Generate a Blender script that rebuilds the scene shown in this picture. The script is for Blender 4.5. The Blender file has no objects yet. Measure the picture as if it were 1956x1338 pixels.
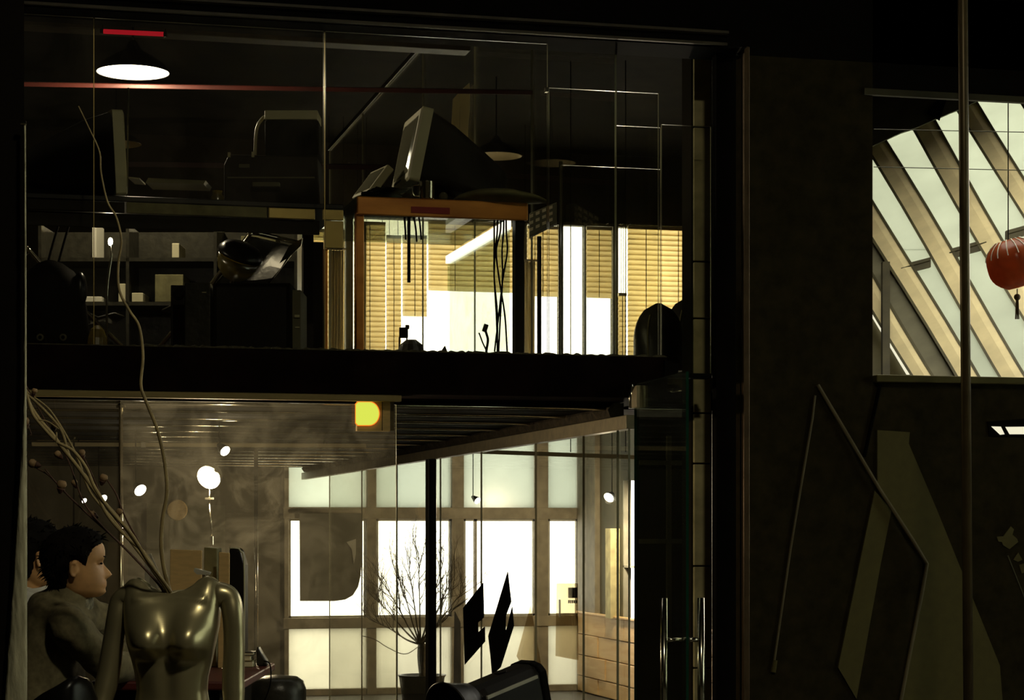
import bpy, bmesh, math, random
from mathutils import Vector, Matrix, noise

# ---------------------------------------------------------------- camera frame
F, CX, HY, EYE = 4000.0, 978.0, 1010.0, 1.6
A = math.radians(14.0)
SA, CA = math.sin(A), math.cos(A)
FWD, RGT, UP = Vector((SA, CA, 0)), Vector((CA, -SA, 0)), Vector((0, 0, 1))
EYEP = Vector((0, 0, EYE))

scene = bpy.context.scene
cam = bpy.data.cameras.new('camera'); camo = bpy.data.objects.new('camera', cam)
scene.collection.objects.link(camo)
camo.location = EYEP; camo.rotation_euler = (math.pi/2, 0, -A)
cam.sensor_width = 36; cam.lens = F/1956*36; cam.shift_y = (HY-669)/1956
cam.clip_end = 200
scene.camera = camo

# ---------------------------------------------------------------- sky, daylight, exposure
w = bpy.data.worlds.new('sky'); scene.world = w; w.use_nodes = True
bg = w.node_tree.nodes['Background']
bg.inputs[0].default_value = (1.0, 0.955, 0.80, 1); bg.inputs[1].default_value = 6.0
vs = scene.view_settings
vs.view_transform = 'Standard'; vs.look = 'None'; vs.exposure = 0.0; vs.gamma = 1.0
vs.use_curve_mapping = False
cy = scene.cycles
cy.transparent_max_bounces = 32; cy.max_bounces = 10; cy.diffuse_bounces = 3; cy.glossy_bounces = 4
cy.transmission_bounces = 6; cy.sample_clamp_indirect = 3.0; cy.caustics_reflective = False; cy.caustics_refractive = False
random.seed(7)

# ---------------------------------------------------------------- helpers
def P(px, py, d):                       # pixel + depth along the view axis
    return EYEP + d*(FWD + RGT*((px-CX)/F) + UP*((HY-py)/F))
def dirv(px, py): return FWD + RGT*((px-CX)/F) + UP*((HY-py)/F)
def onY(px, py, Y): v = dirv(px, py); return EYEP + v*(Y/v.y)
def onX(px, py, X): v = dirv(px, py); return EYEP + v*(X/v.x)
def onZ(px, py, Z): v = dirv(px, py); return EYEP + v*((Z-EYE)/v.z)
def W(l, d, z): return FWD*d + RGT*l + UP*z     # camera aligned lateral / depth / height
def LX(px, d): return (px-CX)/F*d
def ZY(py, d): return EYE + (HY-py)/F*d

COL = scene.collection
def link(o): COL.objects.link(o); return o

def rootloc(o):
    v = Vector((0, 0, 0))
    while o is not None: v = v + o.location; o = o.parent
    return v

def thing(name, label, cat, loc=(0, 0, 0), group=None):
    o = link(bpy.data.objects.new(name, None)); o.location = loc; o.empty_display_size = .05
    tag(o, label, cat, group); return o
def tag(o, label, cat=None, group=None):
    o['label'] = label
    if cat: o['category'] = cat
    if group: o['group'] = group
    return o

class MB:
    def __init__(s): s.v = []; s.f = []; s.m = []
    def add(s, vs, fs, m=0):
        b = len(s.v); s.v += [Vector(p) for p in vs]
        for f in fs: s.f.append([b+i for i in f]); s.m.append(m)
        return s
    def box(s, lo, hi, m=0):
        x0, y0, z0 = lo; x1, y1, z1 = hi
        return s.add([(x0,y0,z0),(x1,y0,z0),(x1,y1,z0),(x0,y1,z0),(x0,y0,z1),(x1,y0,z1),(x1,y1,z1),(x0,y1,z1)],
                     [(0,3,2,1),(4,5,6,7),(0,1,5,4),(1,2,6,5),(2,3,7,6),(3,0,4,7)], m)
    def obox(s, c, ax, ay, az, m=0):     # half axes
        c = Vector(c); ax = Vector(ax); ay = Vector(ay); az = Vector(az)
        vs = [c+ax*i+ay*j+az*k for k in (-1, 1) for (i, j) in ((-1,-1),(1,-1),(1,1),(-1,1))]
        return s.add(vs, [(0,3,2,1),(4,5,6,7),(0,1,5,4),(1,2,6,5),(2,3,7,6),(3,0,4,7)], m)
    def cbox(s, l0, l1, d0, d1, z0, z1, m=0):   # camera aligned box
        return s.obox(W((l0+l1)/2, (d0+d1)/2, (z0+z1)/2), RGT*(l1-l0)/2, FWD*(d1-d0)/2, UP*(z1-z0)/2, m)
    def prism(s, pts, off, m=0):
        n = len(pts); off = Vector(off); pts = [Vector(p) for p in pts]
        vs = pts+[p+off for p in pts]
        fs = [tuple(range(n)), tuple(reversed(range(n, 2*n)))]
        fs += [(i, i+n, (i+1) % n+n, (i+1) % n) for i in range(n)]
        return s.add(vs, fs, m)
    def loft(s, rings, cap=True, m=0, closed=True):
        n = len(rings[0]); vs = [p for r in rings for p in r]; fs = []
        for k in range(len(rings)-1):
            for i in range(n if closed else n-1):
                j = (i+1) % n
                fs.append((k*n+i, k*n+j, (k+1)*n+j, (k+1)*n+i))
        if cap and closed:
            fs.append(tuple(reversed(range(n)))); fs.append(tuple((len(rings)-1)*n+i for i in range(n)))
        return s.add(vs, fs, m)
    def tube(s, pts, r, n=8, m=0, cap=True):
        pts = [Vector(p) for p in pts]
        rs = r if isinstance(r, (list, tuple)) else [r]*len(pts)
        rings = []; ref = None
        for i, p in enumerate(pts):
            t = (pts[min(i+1, len(pts)-1)]-pts[max(i-1, 0)])
            t = t.normalized() if t.length > 1e-9 else Vector((0, 0, 1))
            if ref is None:
                ref = t.orthogonal().normalized()
            ref = (ref-t*ref.dot(t))
            ref = ref.normalized() if ref.length > 1e-6 else t.orthogonal().normalized()
            b = t.cross(ref)
            rings.append([p+(ref*math.cos(2*math.pi*k/n)+b*math.sin(2*math.pi*k/n))*rs[i] for k in range(n)])
        return s.loft(rings, cap, m)
    def capsule(s, p, q, ra, rb, n=16, m=0):
        p = Vector(p); q = Vector(q); t = (q-p).normalized()
        pts = []; rs = []
        for a in (75, 50, 25): pts.append(p-t*ra*math.sin(math.radians(a))); rs.append(ra*math.cos(math.radians(a)))
        pts += [p, q]; rs += [ra, rb]
        for a in (25, 50, 75): pts.append(q+t*rb*math.sin(math.radians(a))); rs.append(rb*math.cos(math.radians(a)))
        return s.tube(pts, rs, n, m)
    def ell(s, c, ax, ay, az, nu=20, nv=12, m=0):
        c = Vector(c); ax = Vector(ax); ay = Vector(ay); az = Vector(az)
        rings = []
        for k in range(nv+1):
            a = -math.pi/2+math.pi*k/nv; ca = max(math.cos(a), .02)
            rings.append([c+az*math.sin(a)+(ax*math.cos(2*math.pi*i/nu)+ay*math.sin(2*math.pi*i/nu))*ca for i in range(nu)])
        return s.loft(rings, True, m)
    def lathe(s, c, prof, n=24, axis=UP, m=0, cap=False):
        axis = Vector(axis).normalized(); u = axis.orthogonal().normalized(); v = axis.cross(u); c = Vector(c)
        rings = [[c+axis*h+(u*math.cos(2*math.pi*k/n)+v*math.sin(2*math.pi*k/n))*max(r, .0005) for k in range(n)] for r, h in prof]
        return s.loft(rings, cap, m)
    def build(s, name, mat, parent=None, smooth=False, bevel=0, seg=2):
        off = rootloc(parent) if parent is not None else Vector((0, 0, 0))
        me = bpy.data.meshes.new(name)
        me.from_pydata([tuple(p-off) for p in s.v], [], s.f)
        mats = mat if isinstance(mat, (list, tuple)) else [mat]
        for mm in mats: me.materials.append(M[mm])
        for p, k in zip(me.polygons, s.m): p.material_index = k; p.use_smooth = smooth
        bm = bmesh.new(); bm.from_mesh(me); bmesh.ops.recalc_face_normals(bm, faces=bm.faces); bm.to_mesh(me); bm.free()
        o = link(bpy.data.objects.new(name, me))
        if parent is not None: o.parent = parent
        if bevel:
            b = o.modifiers.new('bevel', 'BEVEL'); b.width = bevel; b.segments = seg; b.limit_method = 'ANGLE'; b.angle_limit = math.radians(40)
        return o

def solo(name, label, cat, mb, mat, group=None, **k):      # a thing that is one mesh, origin at its base
    lo = [min(v[i] for v in mb.v) for i in range(3)]; hi = [max(v[i] for v in mb.v) for i in range(3)]
    base = Vector(((lo[0]+hi[0])/2, (lo[1]+hi[1])/2, lo[2]))
    for v in mb.v: v -= base
    o = mb.build(name, mat, None, **k); o.location = base
    return tag(o, label, cat, group)
def struct(name, mb, mat, parent=None, label=None, **k):
    o = mb.build(name, mat, parent, **k)
    if parent is None: o['kind'] = 'structure'
    if label: o['label'] = label
    return o

def crom(pts, n=6):                     # smooth path
    pts = [Vector(p) for p in pts]; q = [pts[0]*2-pts[1]]+pts+[pts[-1]*2-pts[-2]]; out = []
    for i in range(1, len(q)-2):
        for k in range(n):
            t = k/n; a, b, c, d = q[i-1], q[i], q[i+1], q[i+2]
            out.append(.5*((2*b)+(c-a)*t+(2*a-5*b+4*c-d)*t*t+(3*b-a-3*c+d)*t**3))
    out.append(pts[-1]); return out
def lerp(tab, x):
    if x <= tab[0][0]: return tab[0][1]
    for (a, va), (b, vb) in zip(tab, tab[1:]):
        if x <= b: return va+(vb-va)*(x-a)/(b-a)
    return tab[-1][1]

# ---------------------------------------------------------------- materials
M = {}
def nt(name):
    m = bpy.data.materials.new(name); m.use_nodes = True; M[name] = m
    t = m.node_tree; t.nodes.clear()
    out = t.nodes.new('ShaderNodeOutputMaterial'); return m, t, out
def noisecol(t, c, var, scale, stretch=(1, 1, 1), detail=4):
    tc = t.nodes.new('ShaderNodeTexCoord'); mp = t.nodes.new('ShaderNodeMapping'); mp.inputs['Scale'].default_value = stretch
    nz = t.nodes.new('ShaderNodeTexNoise'); nz.inputs['Scale'].default_value = scale; nz.inputs['Detail'].default_value = detail
    t.links.new(tc.outputs['Object'], mp.inputs[0]); t.links.new(mp.outputs[0], nz.inputs['Vector'])
    r = t.nodes.new('ShaderNodeValToRGB')
    r.color_ramp.elements[0].position = .3; r.color_ramp.elements[1].position = .7
    r.color_ramp.elements[0].color = tuple(max(x*(1-var), 0) for x in c)+(1,)
    r.color_ramp.elements[1].color = tuple(min(x*(1+var), 1) for x in c)+(1,)
    t.links.new(nz.outputs['Fac'], r.inputs[0]); return r, nz
def pbr(name, c, rough=.6, metal=0, var=.25, scale=6, stretch=(1, 1, 1), bump=0, emit=None, es=0, spec=.5, coat=0):
    m, t, out = nt(name)
    b = t.nodes.new('ShaderNodeBsdfPrincipled'); t.links.new(b.outputs[0], out.inputs[0])
    r, nz = noisecol(t, c, var, scale, stretch); t.links.new(r.outputs[0], b.inputs['Base Color'])
    b.inputs['Roughness'].default_value = rough; b.inputs['Metallic'].default_value = metal
    b.inputs['Specular IOR Level'].default_value = spec
    b.inputs['Coat Weight'].default_value = coat
    if bump:
        bp = t.nodes.new('ShaderNodeBump'); bp.inputs['Strength'].default_value = bump; bp.inputs['Distance'].default_value = .01
        t.links.new(nz.outputs['Fac'], bp.inputs['Height']); t.links.new(bp.outputs[0], b.inputs['Normal'])
    if emit: b.inputs['Emission Color'].default_value = emit+(1,); b.inputs['Emission Strength'].default_value = es
    return m
def translucent(name, c, var=.06, scale=3, diff=.25, stretch=(1, 1, 1), gloss=.03):
    m, t, out = nt(name)
    r, nz = noisecol(t, c, var, scale, stretch)
    a = t.nodes.new('ShaderNodeBsdfTranslucent'); d = t.nodes.new('ShaderNodeBsdfDiffuse'); mx = t.nodes.new('ShaderNodeMixShader')
    g = t.nodes.new('ShaderNodeBsdfGlossy'); g.inputs['Roughness'].default_value = .25; m2 = t.nodes.new('ShaderNodeMixShader')
    t.links.new(r.outputs[0], a.inputs[0]); t.links.new(r.outputs[0], d.inputs[0])
    mx.inputs[0].default_value = diff; t.links.new(a.outputs[0], mx.inputs[1]); t.links.new(d.outputs[0], mx.inputs[2])
    m2.inputs[0].default_value = gloss; t.links.new(mx.outputs[0], m2.inputs[1]); t.links.new(g.outputs[0], m2.inputs[2])
    t.links.new(m2.outputs[0], out.inputs[0]); return m
def emission(name, c, s):
    m, t, out = nt(name); e = t.nodes.new('ShaderNodeEmission'); e.inputs[0].default_value = c+(1,); e.inputs[1].default_value = s
    t.links.new(e.outputs[0], out.inputs[0]); return m
def glass(name, tint, refl=.06, dirt=0.0, dscale=3.0, dcol=(.8, .75, .6)):
    m, t, out = nt(name)
    tr = t.nodes.new('ShaderNodeBsdfTransparent'); tr.inputs[0].default_value = tint+(1,)
    g = t.nodes.new('ShaderNodeBsdfGlossy'); g.inputs['Roughness'].default_value = .0
    lw = t.nodes.new('ShaderNodeLayerWeight'); lw.inputs['Blend'].default_value = .12
    ml = t.nodes.new('ShaderNodeMath'); ml.operation = 'MULTIPLY_ADD'; ml.inputs[1].default_value = .3; ml.inputs[2].default_value = refl*.5
    t.links.new(lw.outputs['Fresnel'], ml.inputs[0])
    mx = t.nodes.new('ShaderNodeMixShader'); t.links.new(ml.outputs[0], mx.inputs[0])
    t.links.new(tr.outputs[0], mx.inputs[1]); t.links.new(g.outputs[0], mx.inputs[2])
    last = mx
    if dirt:
        tc = t.nodes.new('ShaderNodeTexCoord')
        nz = t.nodes.new('ShaderNodeTexNoise'); nz.inputs['Scale'].default_value = dscale; nz.inputs['Detail'].default_value = 8
        nz.inputs['Distortion'].default_value = 1.5; nz.inputs['Roughness'].default_value = .7
        t.links.new(tc.outputs['Object'], nz.inputs['Vector'])
        r = t.nodes.new('ShaderNodeValToRGB'); r.color_ramp.elements[0].position = .42; r.color_ramp.elements[1].position = .75
        r.color_ramp.elements[0].color = (dirt*.25,)*3+(1,); r.color_ramp.elements[1].color = (dirt,)*3+(1,)
        t.links.new(nz.outputs['Fac'], r.inputs[0])
        tl = t.nodes.new('ShaderNodeBsdfTranslucent'); tl.inputs[0].default_value = dcol+(1,)
        m3 = t.nodes.new('ShaderNodeMixShader'); t.links.new(r.outputs[0], m3.inputs[0])
        t.links.new(mx.outputs[0], m3.inputs[1]); t.links.new(tl.outputs[0], m3.inputs[2]); last = m3
    t.links.new(last.outputs[0], out.inputs[0]); return m
def grain(name, c1, c2, rough=.5, stretch=(1, 1, 12), scale=3):
    m, t, out = nt(name)
    b = t.nodes.new('ShaderNodeBsdfPrincipled'); t.links.new(b.outputs[0], out.inputs[0]); b.inputs['Roughness'].default_value = rough
    tc = t.nodes.new('ShaderNodeTexCoord'); mp = t.nodes.new('ShaderNodeMapping'); mp.inputs['Scale'].default_value = stretch
    wv = t.nodes.new('ShaderNodeTexWave'); wv.inputs['Scale'].default_value = scale; wv.inputs['Distortion'].default_value = 6; wv.inputs['Detail'].default_value = 3
    t.links.new(tc.outputs['Object'], mp.inputs[0]); t.links.new(mp.outputs[0], wv.inputs['Vector'])
    r = t.nodes.new('ShaderNodeValToRGB'); r.color_ramp.elements[0].color = c1+(1,); r.color_ramp.elements[1].color = c2+(1,)
    t.links.new(wv.outputs['Fac'], r.inputs[0]); t.links.new(r.outputs[0], b.inputs['Base Color']); return m

pbr('floor', (.05, .045, .032), .5, scale=2)
pbr('black', (.005, .004, .003), .8, var=.3, spec=.05)
pbr('blackgloss', (.008, .007, .006), .3, var=.2, spec=.25)
pbr('blackplastic', (.010, .008, .006), .45, var=.2, spec=.2)
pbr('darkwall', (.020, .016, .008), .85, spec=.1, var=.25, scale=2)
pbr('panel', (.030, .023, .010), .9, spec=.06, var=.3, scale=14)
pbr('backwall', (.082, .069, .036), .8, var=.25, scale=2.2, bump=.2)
pbr('ceil', (.008, .007, .004), .9, spec=.03, var=.3, scale=4)
pbr('ceilplank', (.010, .008, .004), .8, spec=.06, var=.35, scale=5, stretch=(1, 6, 6))
pbr('beamred', (.060, .008, .005), .5, var=.3, scale=5)
pbr('slab', (.008, .004, .003), .85, var=.5, scale=8, spec=.05)
pbr('slabedge', (.06, .05, .02), .8, var=.5, scale=30, bump=.5)
pbr('flange', (.055, .040, .020), .55, var=.35, scale=8)
pbr('tanheader', (.30, .22, .075), .6, var=.15, scale=4, stretch=(1, 1, 10))
pbr('chrome', (.72, .68, .55), .16, 1, var=.05)
pbr('rail', (.50, .42, .27), .4, .2, var=.15, scale=20)
pbr('foam', (.05, .036, .018), .9, var=.5, scale=30, bump=.6)
pbr('concrete', (.60, .53, .28), .85, var=.3, scale=9, bump=.3)
pbr('mullion', (.26, .22, .14), .7, var=.25, scale=10)
pbr('edge', (.60, .58, .40), .2, var=.05, spec=.8)
pbr('edgegreen', (.006, .05, .028), .2, var=.05, spec=.8)
pbr('brass', (.55, .40, .12), .34, .35, var=.3, scale=3)
pbr('copper', (.85, .30, .06), .32, .35, var=.4, scale=3, stretch=(1, 1, 3))
pbr('redstrip', (.35, .012, .012), .5, var=.1)
pbr('pipe', (.13, .085, .045), .35, .5, var=.25, scale=10)
pbr('pole', (.11, .08, .035), .38, .4, var=.3, scale=6)
pbr('olive', (.105, .085, .020), .8, var=.1, scale=20)
pbr('paper', (.72, .66, .44), .8, var=.06, scale=8)
pbr('whitepaper', (.80, .76, .62), .8, var=.05)
pbr('tan', (.62, .42, .17), .75, var=.1, scale=20, stretch=(1, 1, 4))
pbr('cream', (.66, .56, .34), .7, var=.06)
pbr('bezel', (.50, .45, .27), .45, var=.06)
pbr('screen', (.20, .19, .13), .08, var=.1)
pbr('crtshell', (.016, .012, .007), .6, var=.2, spec=.15)
pbr('cushion', (.20, .18, .08), .85, var=.2, scale=20, bump=.3)
pbr('bronze', (.50, .44, .25), .31, .72, var=.08, scale=3, coat=.2)
pbr('bronzedark', (.02, .017, .01), .6)
pbr('skin', (.66, .36, .15), .5, var=.12, scale=30)
pbr('hair', (.006, .0045, .003), .8, var=.3, scale=40, spec=.08)
pbr('jacket', (.17, .142, .072), .9, var=.25, scale=50, bump=.15)
pbr('collar', (.30, .27, .18), .85, var=.6, scale=60)
pbr('shirt', (.62, .60, .54), .85, var=.08, scale=20)
pbr('trousers', (.02, .018, .014), .85)
pbr('cloth', (.46, .44, .30), .85, var=.18, scale=14, stretch=(3, 3, 1), bump=.5)
pbr('vine', (.34, .26, .115), .6, var=.3, scale=18)
pbr('vinedark', (.075, .030, .014), .65, var=.4, scale=14)
pbr('pod', (.30, .19, .09), .7, var=.35, scale=30, bump=.5)
pbr('tablered', (.09, .012, .008), .45, var=.3, scale=6)
pbr('leather', (.035, .032, .022), .35, var=.3, scale=24, bump=.3)
pbr('bark', (.10, .075, .035), .85, var=.4, scale=30, bump=.4)
pbr('lantern_', (.42, .06, .02), .7, var=.25, scale=9)
pbr('tassel', (.10, .06, .02), .8)
pbr('rib', (.62, .52, .28), .7, var=.14, scale=5, bump=.1)
pbr('ribedge', (.06, .052, .02), .7, var=.3)
pbr('roofdark', (.055, .047, .02), .85, var=.35, scale=4)
pbr('greyboard', (.13, .12, .07), .8, var=.2, scale=4)
pbr('blindgrey', (.10, .092, .06), .85, var=.1)
pbr('velvetred', (.05, .008, .006), .8)
pbr('barpaint', (.16, .125, .06), .6, var=.2)
pbr('windowrim', (.42, .40, .32), .6)
grain('plank', (.74, .46, .18), (.86, .58, .27), .5, (1, 1, 9), 2.2)
translucent('frost', (.52, .555, .52), .05, 2.0, .12)
translucent('frostcream', (.68, .67, .60), .06, 2.0, .12)
translucent('skypane', (.57, .60, .53), .05, 3.0, .15)
translucent('blind', (.80, .71, .49), .07, 9, .2)
translucent('curtain', (.70, .62, .42), .2, 6, .2, stretch=(8, 8, .4))
glass('deskpanel', (.86, .92, .86), .08, .16, 3.0)
translucent('backlitpaper', (.88, .80, .52), .05, 6, .3)
translucent('bowl', (.30, .24, .06), .3, 9, .3, gloss=.15)
translucent('lanternglow', (.42, .12, .04), .25, 9, .5)
glass('glass', (.955, .955, .925), .05, .010, 2.0)
glass('glassdirty', (.95, .945, .90), .05, .06, 4.5)
glass('glassdoor', (.62, .64, .56), .07, .010, 2.0)
glass('sheet', (.80, .72, .58), .06, .10, 4.0)
glass('windowglass', (.98, .98, .96), .03)
emission('lampdisc', (1.0, .93, .70), 9.0)
emission('bulb', (1.0, .93, .74), 90.0)
emission('spot', (1.0, .93, .74), 14.0)
emission('yellowlamp', (.72, .80, .09), 1.0)
emission('orangerim', (1.0, .25, .02), 1.0)
emission('redglow', (.30, .006, .012), 1.0)  # reflected red put in as emission
emission('slit', (.9, .85, .62), 1.0)
emission('edgeglow', (1.0, .95, .78), 1.6)  # brightness of the desk edge put in as emission
# ================================================================ STRUCTURE
YF, YB, XP = 9.30, 19.90, 2.90           # facade, back window wall, glass side partition
ZC, ZS, ZT = 2.20, 2.39, 3.83            # mezzanine underside, mezzanine floor, underside of top beam
def fx(px, Y=YF): return onY(px, HY, Y).x
def fz(px, py, Y=YF): return onY(px, py, Y).z

struct('floor', MB().box((-3.2, -4.2, -.1), (9.2, 21, 0)), 'floor')
struct('ceiling', MB().box((-3.2, -4.2, 6.5), (9.2, YF-.1, 6.6)), 'ceil', label='dark ceiling of the hall')
struct('ceiling', MB().box((-.4, YF+.12, 5.3), (3.75, 10.0, 5.4)).prism([(-.4, 10.0, 5.3), (3.95, 10.0, 5.3), (4.75, 12.1, 5.3), (9.2, 12.1, 5.3), (9.2, YB, 5.3), (-.4, YB, 5.3)], (0, 0, .1)), 'ceil', label='dark ceiling above the mezzanine')  # slot over the bay left open to let daylight onto the ribs
# hall shell; daylight reaches the hall through a tall window in its right wall
wr = MB()
HX = 9.0
wr.box((HX, -4.2, 0), (HX+.2, 2.2, 6.5)).box((HX, 7.4, 0), (HX+.2, YF+.1, 6.5)).box((HX, 2.2, 0), (HX+.2, 7.4, 1.0)).box((HX, 2.2, 4.6), (HX+.2, 7.4, 6.5))
struct('wall_right', wr, 'darkwall', label='dark hall wall with a tall window')
hw = struct('window_4', MB().box((HX+.05, 2.2, 1.0), (HX+.12, 2.28, 4.6)).box((HX+.05, 7.32, 1.0), (HX+.12, 7.4, 4.6))
            .box((HX+.05, 4.76, 1.0), (HX+.12, 4.84, 4.6)).box((HX+.05, 2.2, 2.8), (HX+.12, 7.4, 2.87))
            .box((HX+.05, 2.2, 1.0), (HX+.12, 7.4, 1.08)).box((HX+.05, 2.2, 4.52), (HX+.12, 7.4, 4.6)), 'mullion', label='tall steel framed hall window')
for (a, b) in ((2.28, 4.76), (4.84, 7.32)):
    for (c, d) in ((1.08, 2.8), (2.87, 4.52)):
        struct('pane', MB().box((HX+.08, a, c), (HX+.09, b, d)), 'frost', hw)
struct('wall_rear', MB().box((-3.2, -4.4, 0), (9.2, -4.2, 6.5)), 'darkwall')
struct('wall_hall_left', MB().box((-3.4, -4.2, 0), (-3.2, YF, 6.5)), 'darkwall')
# black pier at the left that the curtain hangs on
struct('wall_left', MB().box((-3.2, 5.62, 0), (onY(46, HY, 5.62).x, 5.80, 6.5)), 'black', label='black wall end beside the curtain')

# facade solids
struct('wall_front', MB().box((-3.2, YF-.1, 0), (-.25, YF+.1, 6.5)).box((-.25, YF-.02, ZT+.34), (9.2, YF+.2, 6.5)).box((fx(1405)+.001, YF+.02, fz(1500, 108)+.001), (9.2, YF+.2, ZT+.34)), 'black', label='black wall above the glass front')
struct('trim_1', MB().box((-.3, YF-.15, ZT), (fx(1405), YF+.14, ZT+.34)), 'black', label='black top beam')
fl = struct('trim_2', MB().box((-.3, YF-.19, ZT+.05), (fx(1366), YF-.15, ZT+.062)).box((-.3, YF-.17, ZT), (fx(1366), YF-.12, ZT+.012)), 'flange', label='brown steel flange under the top beam')
struct('trim_3', MB().box((fx(1360, YF+.05), YF-.01, 0), (fx(1405), YF+.05, ZT+.1)), 'black', label='black steel column', bevel=.004)
struct('trim_4', MB().box((fx(1406.5), YF-.10, 0), (fx(1418), YF-.07, fz(1410, 98))), 'pipe', label='thin brown metal edge strip', bevel=.003)
wp = struct('wall_panel', MB().box((fx(1419), YF+.02, 0), (fx(1670), YF+.12, fz(1500, 108))), 'panel', label='dark brown plaster panel')
xo0, xo1 = fx(1670), fx(2150)
zs, zt = fz(1800, 724), fz(1800, 178)
struct('wall_below', MB().box((xo0, YF+.02, 0), (9.2, YF+.12, zs-.02)), 'panel', label='dark plaster wall under the skylight opening')
struct('wall_above', MB().box((xo0, YF+.02, zt), (9.2, YF+.12, ZT+.4)), 'black', label='dark wall above the skylight opening')
struct('trim_5', MB().box((xo0, YF-.03, zs-.022), (9.2, YF+.16, zs+.012)), 'olive', label='pale ledge of the skylight opening', bevel=.004)
struct('trim_6', MB().box((xo0-.05, YF, fz(1800, 188)), (9.2, YF+.03, fz(1800, 176))), 'roofdark', label='strip along the top of the skylight opening')

# mezzanine slab, header, ceiling boards under it
XN = fx(1262)
sl = MB().box((-.25, YF-.10, ZC), (XN, YB, ZS))
struct('floor_mezzanine', sl, 'slab', label='black mezzanine slab with a rough edge')
nose = MB()
nose.prism([(XN-.02, YF-.12, ZS-.015), (XN+.05, YF-.12, ZS-.03), (XN+.045, YF-.12, ZS-.07), (XN-.02, YF-.12, ZS-.105)], (0, .5, 0))
struct('trim_7', nose, 'black', label='pointed end of the mezzanine slab')
# rough dusty bead along the slab edge
be = MB(); random.seed(3)
n = 150
ring = []
for i in range(n+1):
    x = fx(240)+(XN-fx(240))*i/n; h = .004+random.random()*.012; y0 = YF-.10+random.random()*.006
    ring.append([Vector((x, y0, ZS-.002)), Vector((x, y0, ZS+h*.7)), Vector((x, YF-.06, ZS+h)), Vector((x, YF-.05, ZS-.002))])
be.loft(ring); struct('trim_8', be, 'slabedge', label='crumbly mortar along the slab edge')
hd = struct('trim_9', MB().box((-.25, YF-.09, ZC-.032), (fx(760), YF-.05, ZC-.001)), 'tanheader', label='tan wooden header over the lower glass', bevel=.003)
# ceiling boards and chrome rails of the lower room
cl = struct('ceiling_lower', MB().box((-.25, YF+.2, ZC-.004), (XP-.03, YB-.05, ZC-.001)), 'ceil', label='dark boarded ceiling under the mezzanine')
yy = [YF+.25]
while yy[-1] < YB-.6: yy.append(yy[-1]+.36)
for i in range(len(yy)-1):
    struct('board', MB().box((-.22, yy[i]+.015, ZC-.026), (XP-.05, yy[i+1]-.015, ZC-.004)), 'ceilplank', cl, bevel=.004)
    if i % 2 == 0:
        struct('ceiling_rail', MB().tube([(-.2, yy[i], ZC-.028), (XP-.06, yy[i], ZC-.030)], .010, 8), 'chrome', cl, smooth=True)

# side walls of the rooms
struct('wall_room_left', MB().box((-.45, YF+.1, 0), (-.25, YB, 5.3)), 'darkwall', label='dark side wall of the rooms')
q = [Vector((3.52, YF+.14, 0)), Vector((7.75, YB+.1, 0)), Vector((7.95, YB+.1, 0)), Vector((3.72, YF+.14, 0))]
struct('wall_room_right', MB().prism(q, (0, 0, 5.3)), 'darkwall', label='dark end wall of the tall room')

# ---- back window wall
def bx(px): return fx(px, YB)
def bz(px, py): return fz(px, py, YB)
LW0, LW1 = bx(548), bx(1112)             # lower window band
z_sill, z_head = 0.02, 2.62
UW0, UW1 = bx(576), bx(1326)             # upper window band
uz0, uz1 = bz(900, 700), bz(760, 413)
wb = MB()
T = .22
wb.box((-.45, YB, 0), (LW0, YB+T, z_head))
wb.box((LW1, YB, 0), (5.84, YB+T, z_head)).box((6.75, YB, 0), (7.8, YB+T, z_head)).box((5.84, YB, 0), (6.75, YB+T, .4)).box((5.84, YB, 2.3), (6.75, YB+T, z_head))
wb.box((-.45, YB, z_head), (7.8, YB+T, uz0))
wb.box((-.45, YB, uz0), (UW0, YB+T, uz1))
wb.box((UW1, YB, uz0), (7.8, YB+T, uz1))
struct('wall_back_upper', MB().box((-.45, YB, uz1), (7.8, YB+T, 5.4)).box((-.45, YB-.01, uz0-.45), (UW0, YB-.001, uz1)), 'darkwall', label='dark wall above the upper windows')  # upper part of the back wall, darker than the plaster below
struct('wall_back', wb, 'backwall', label='grey brown plaster wall with tall windows')
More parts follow.
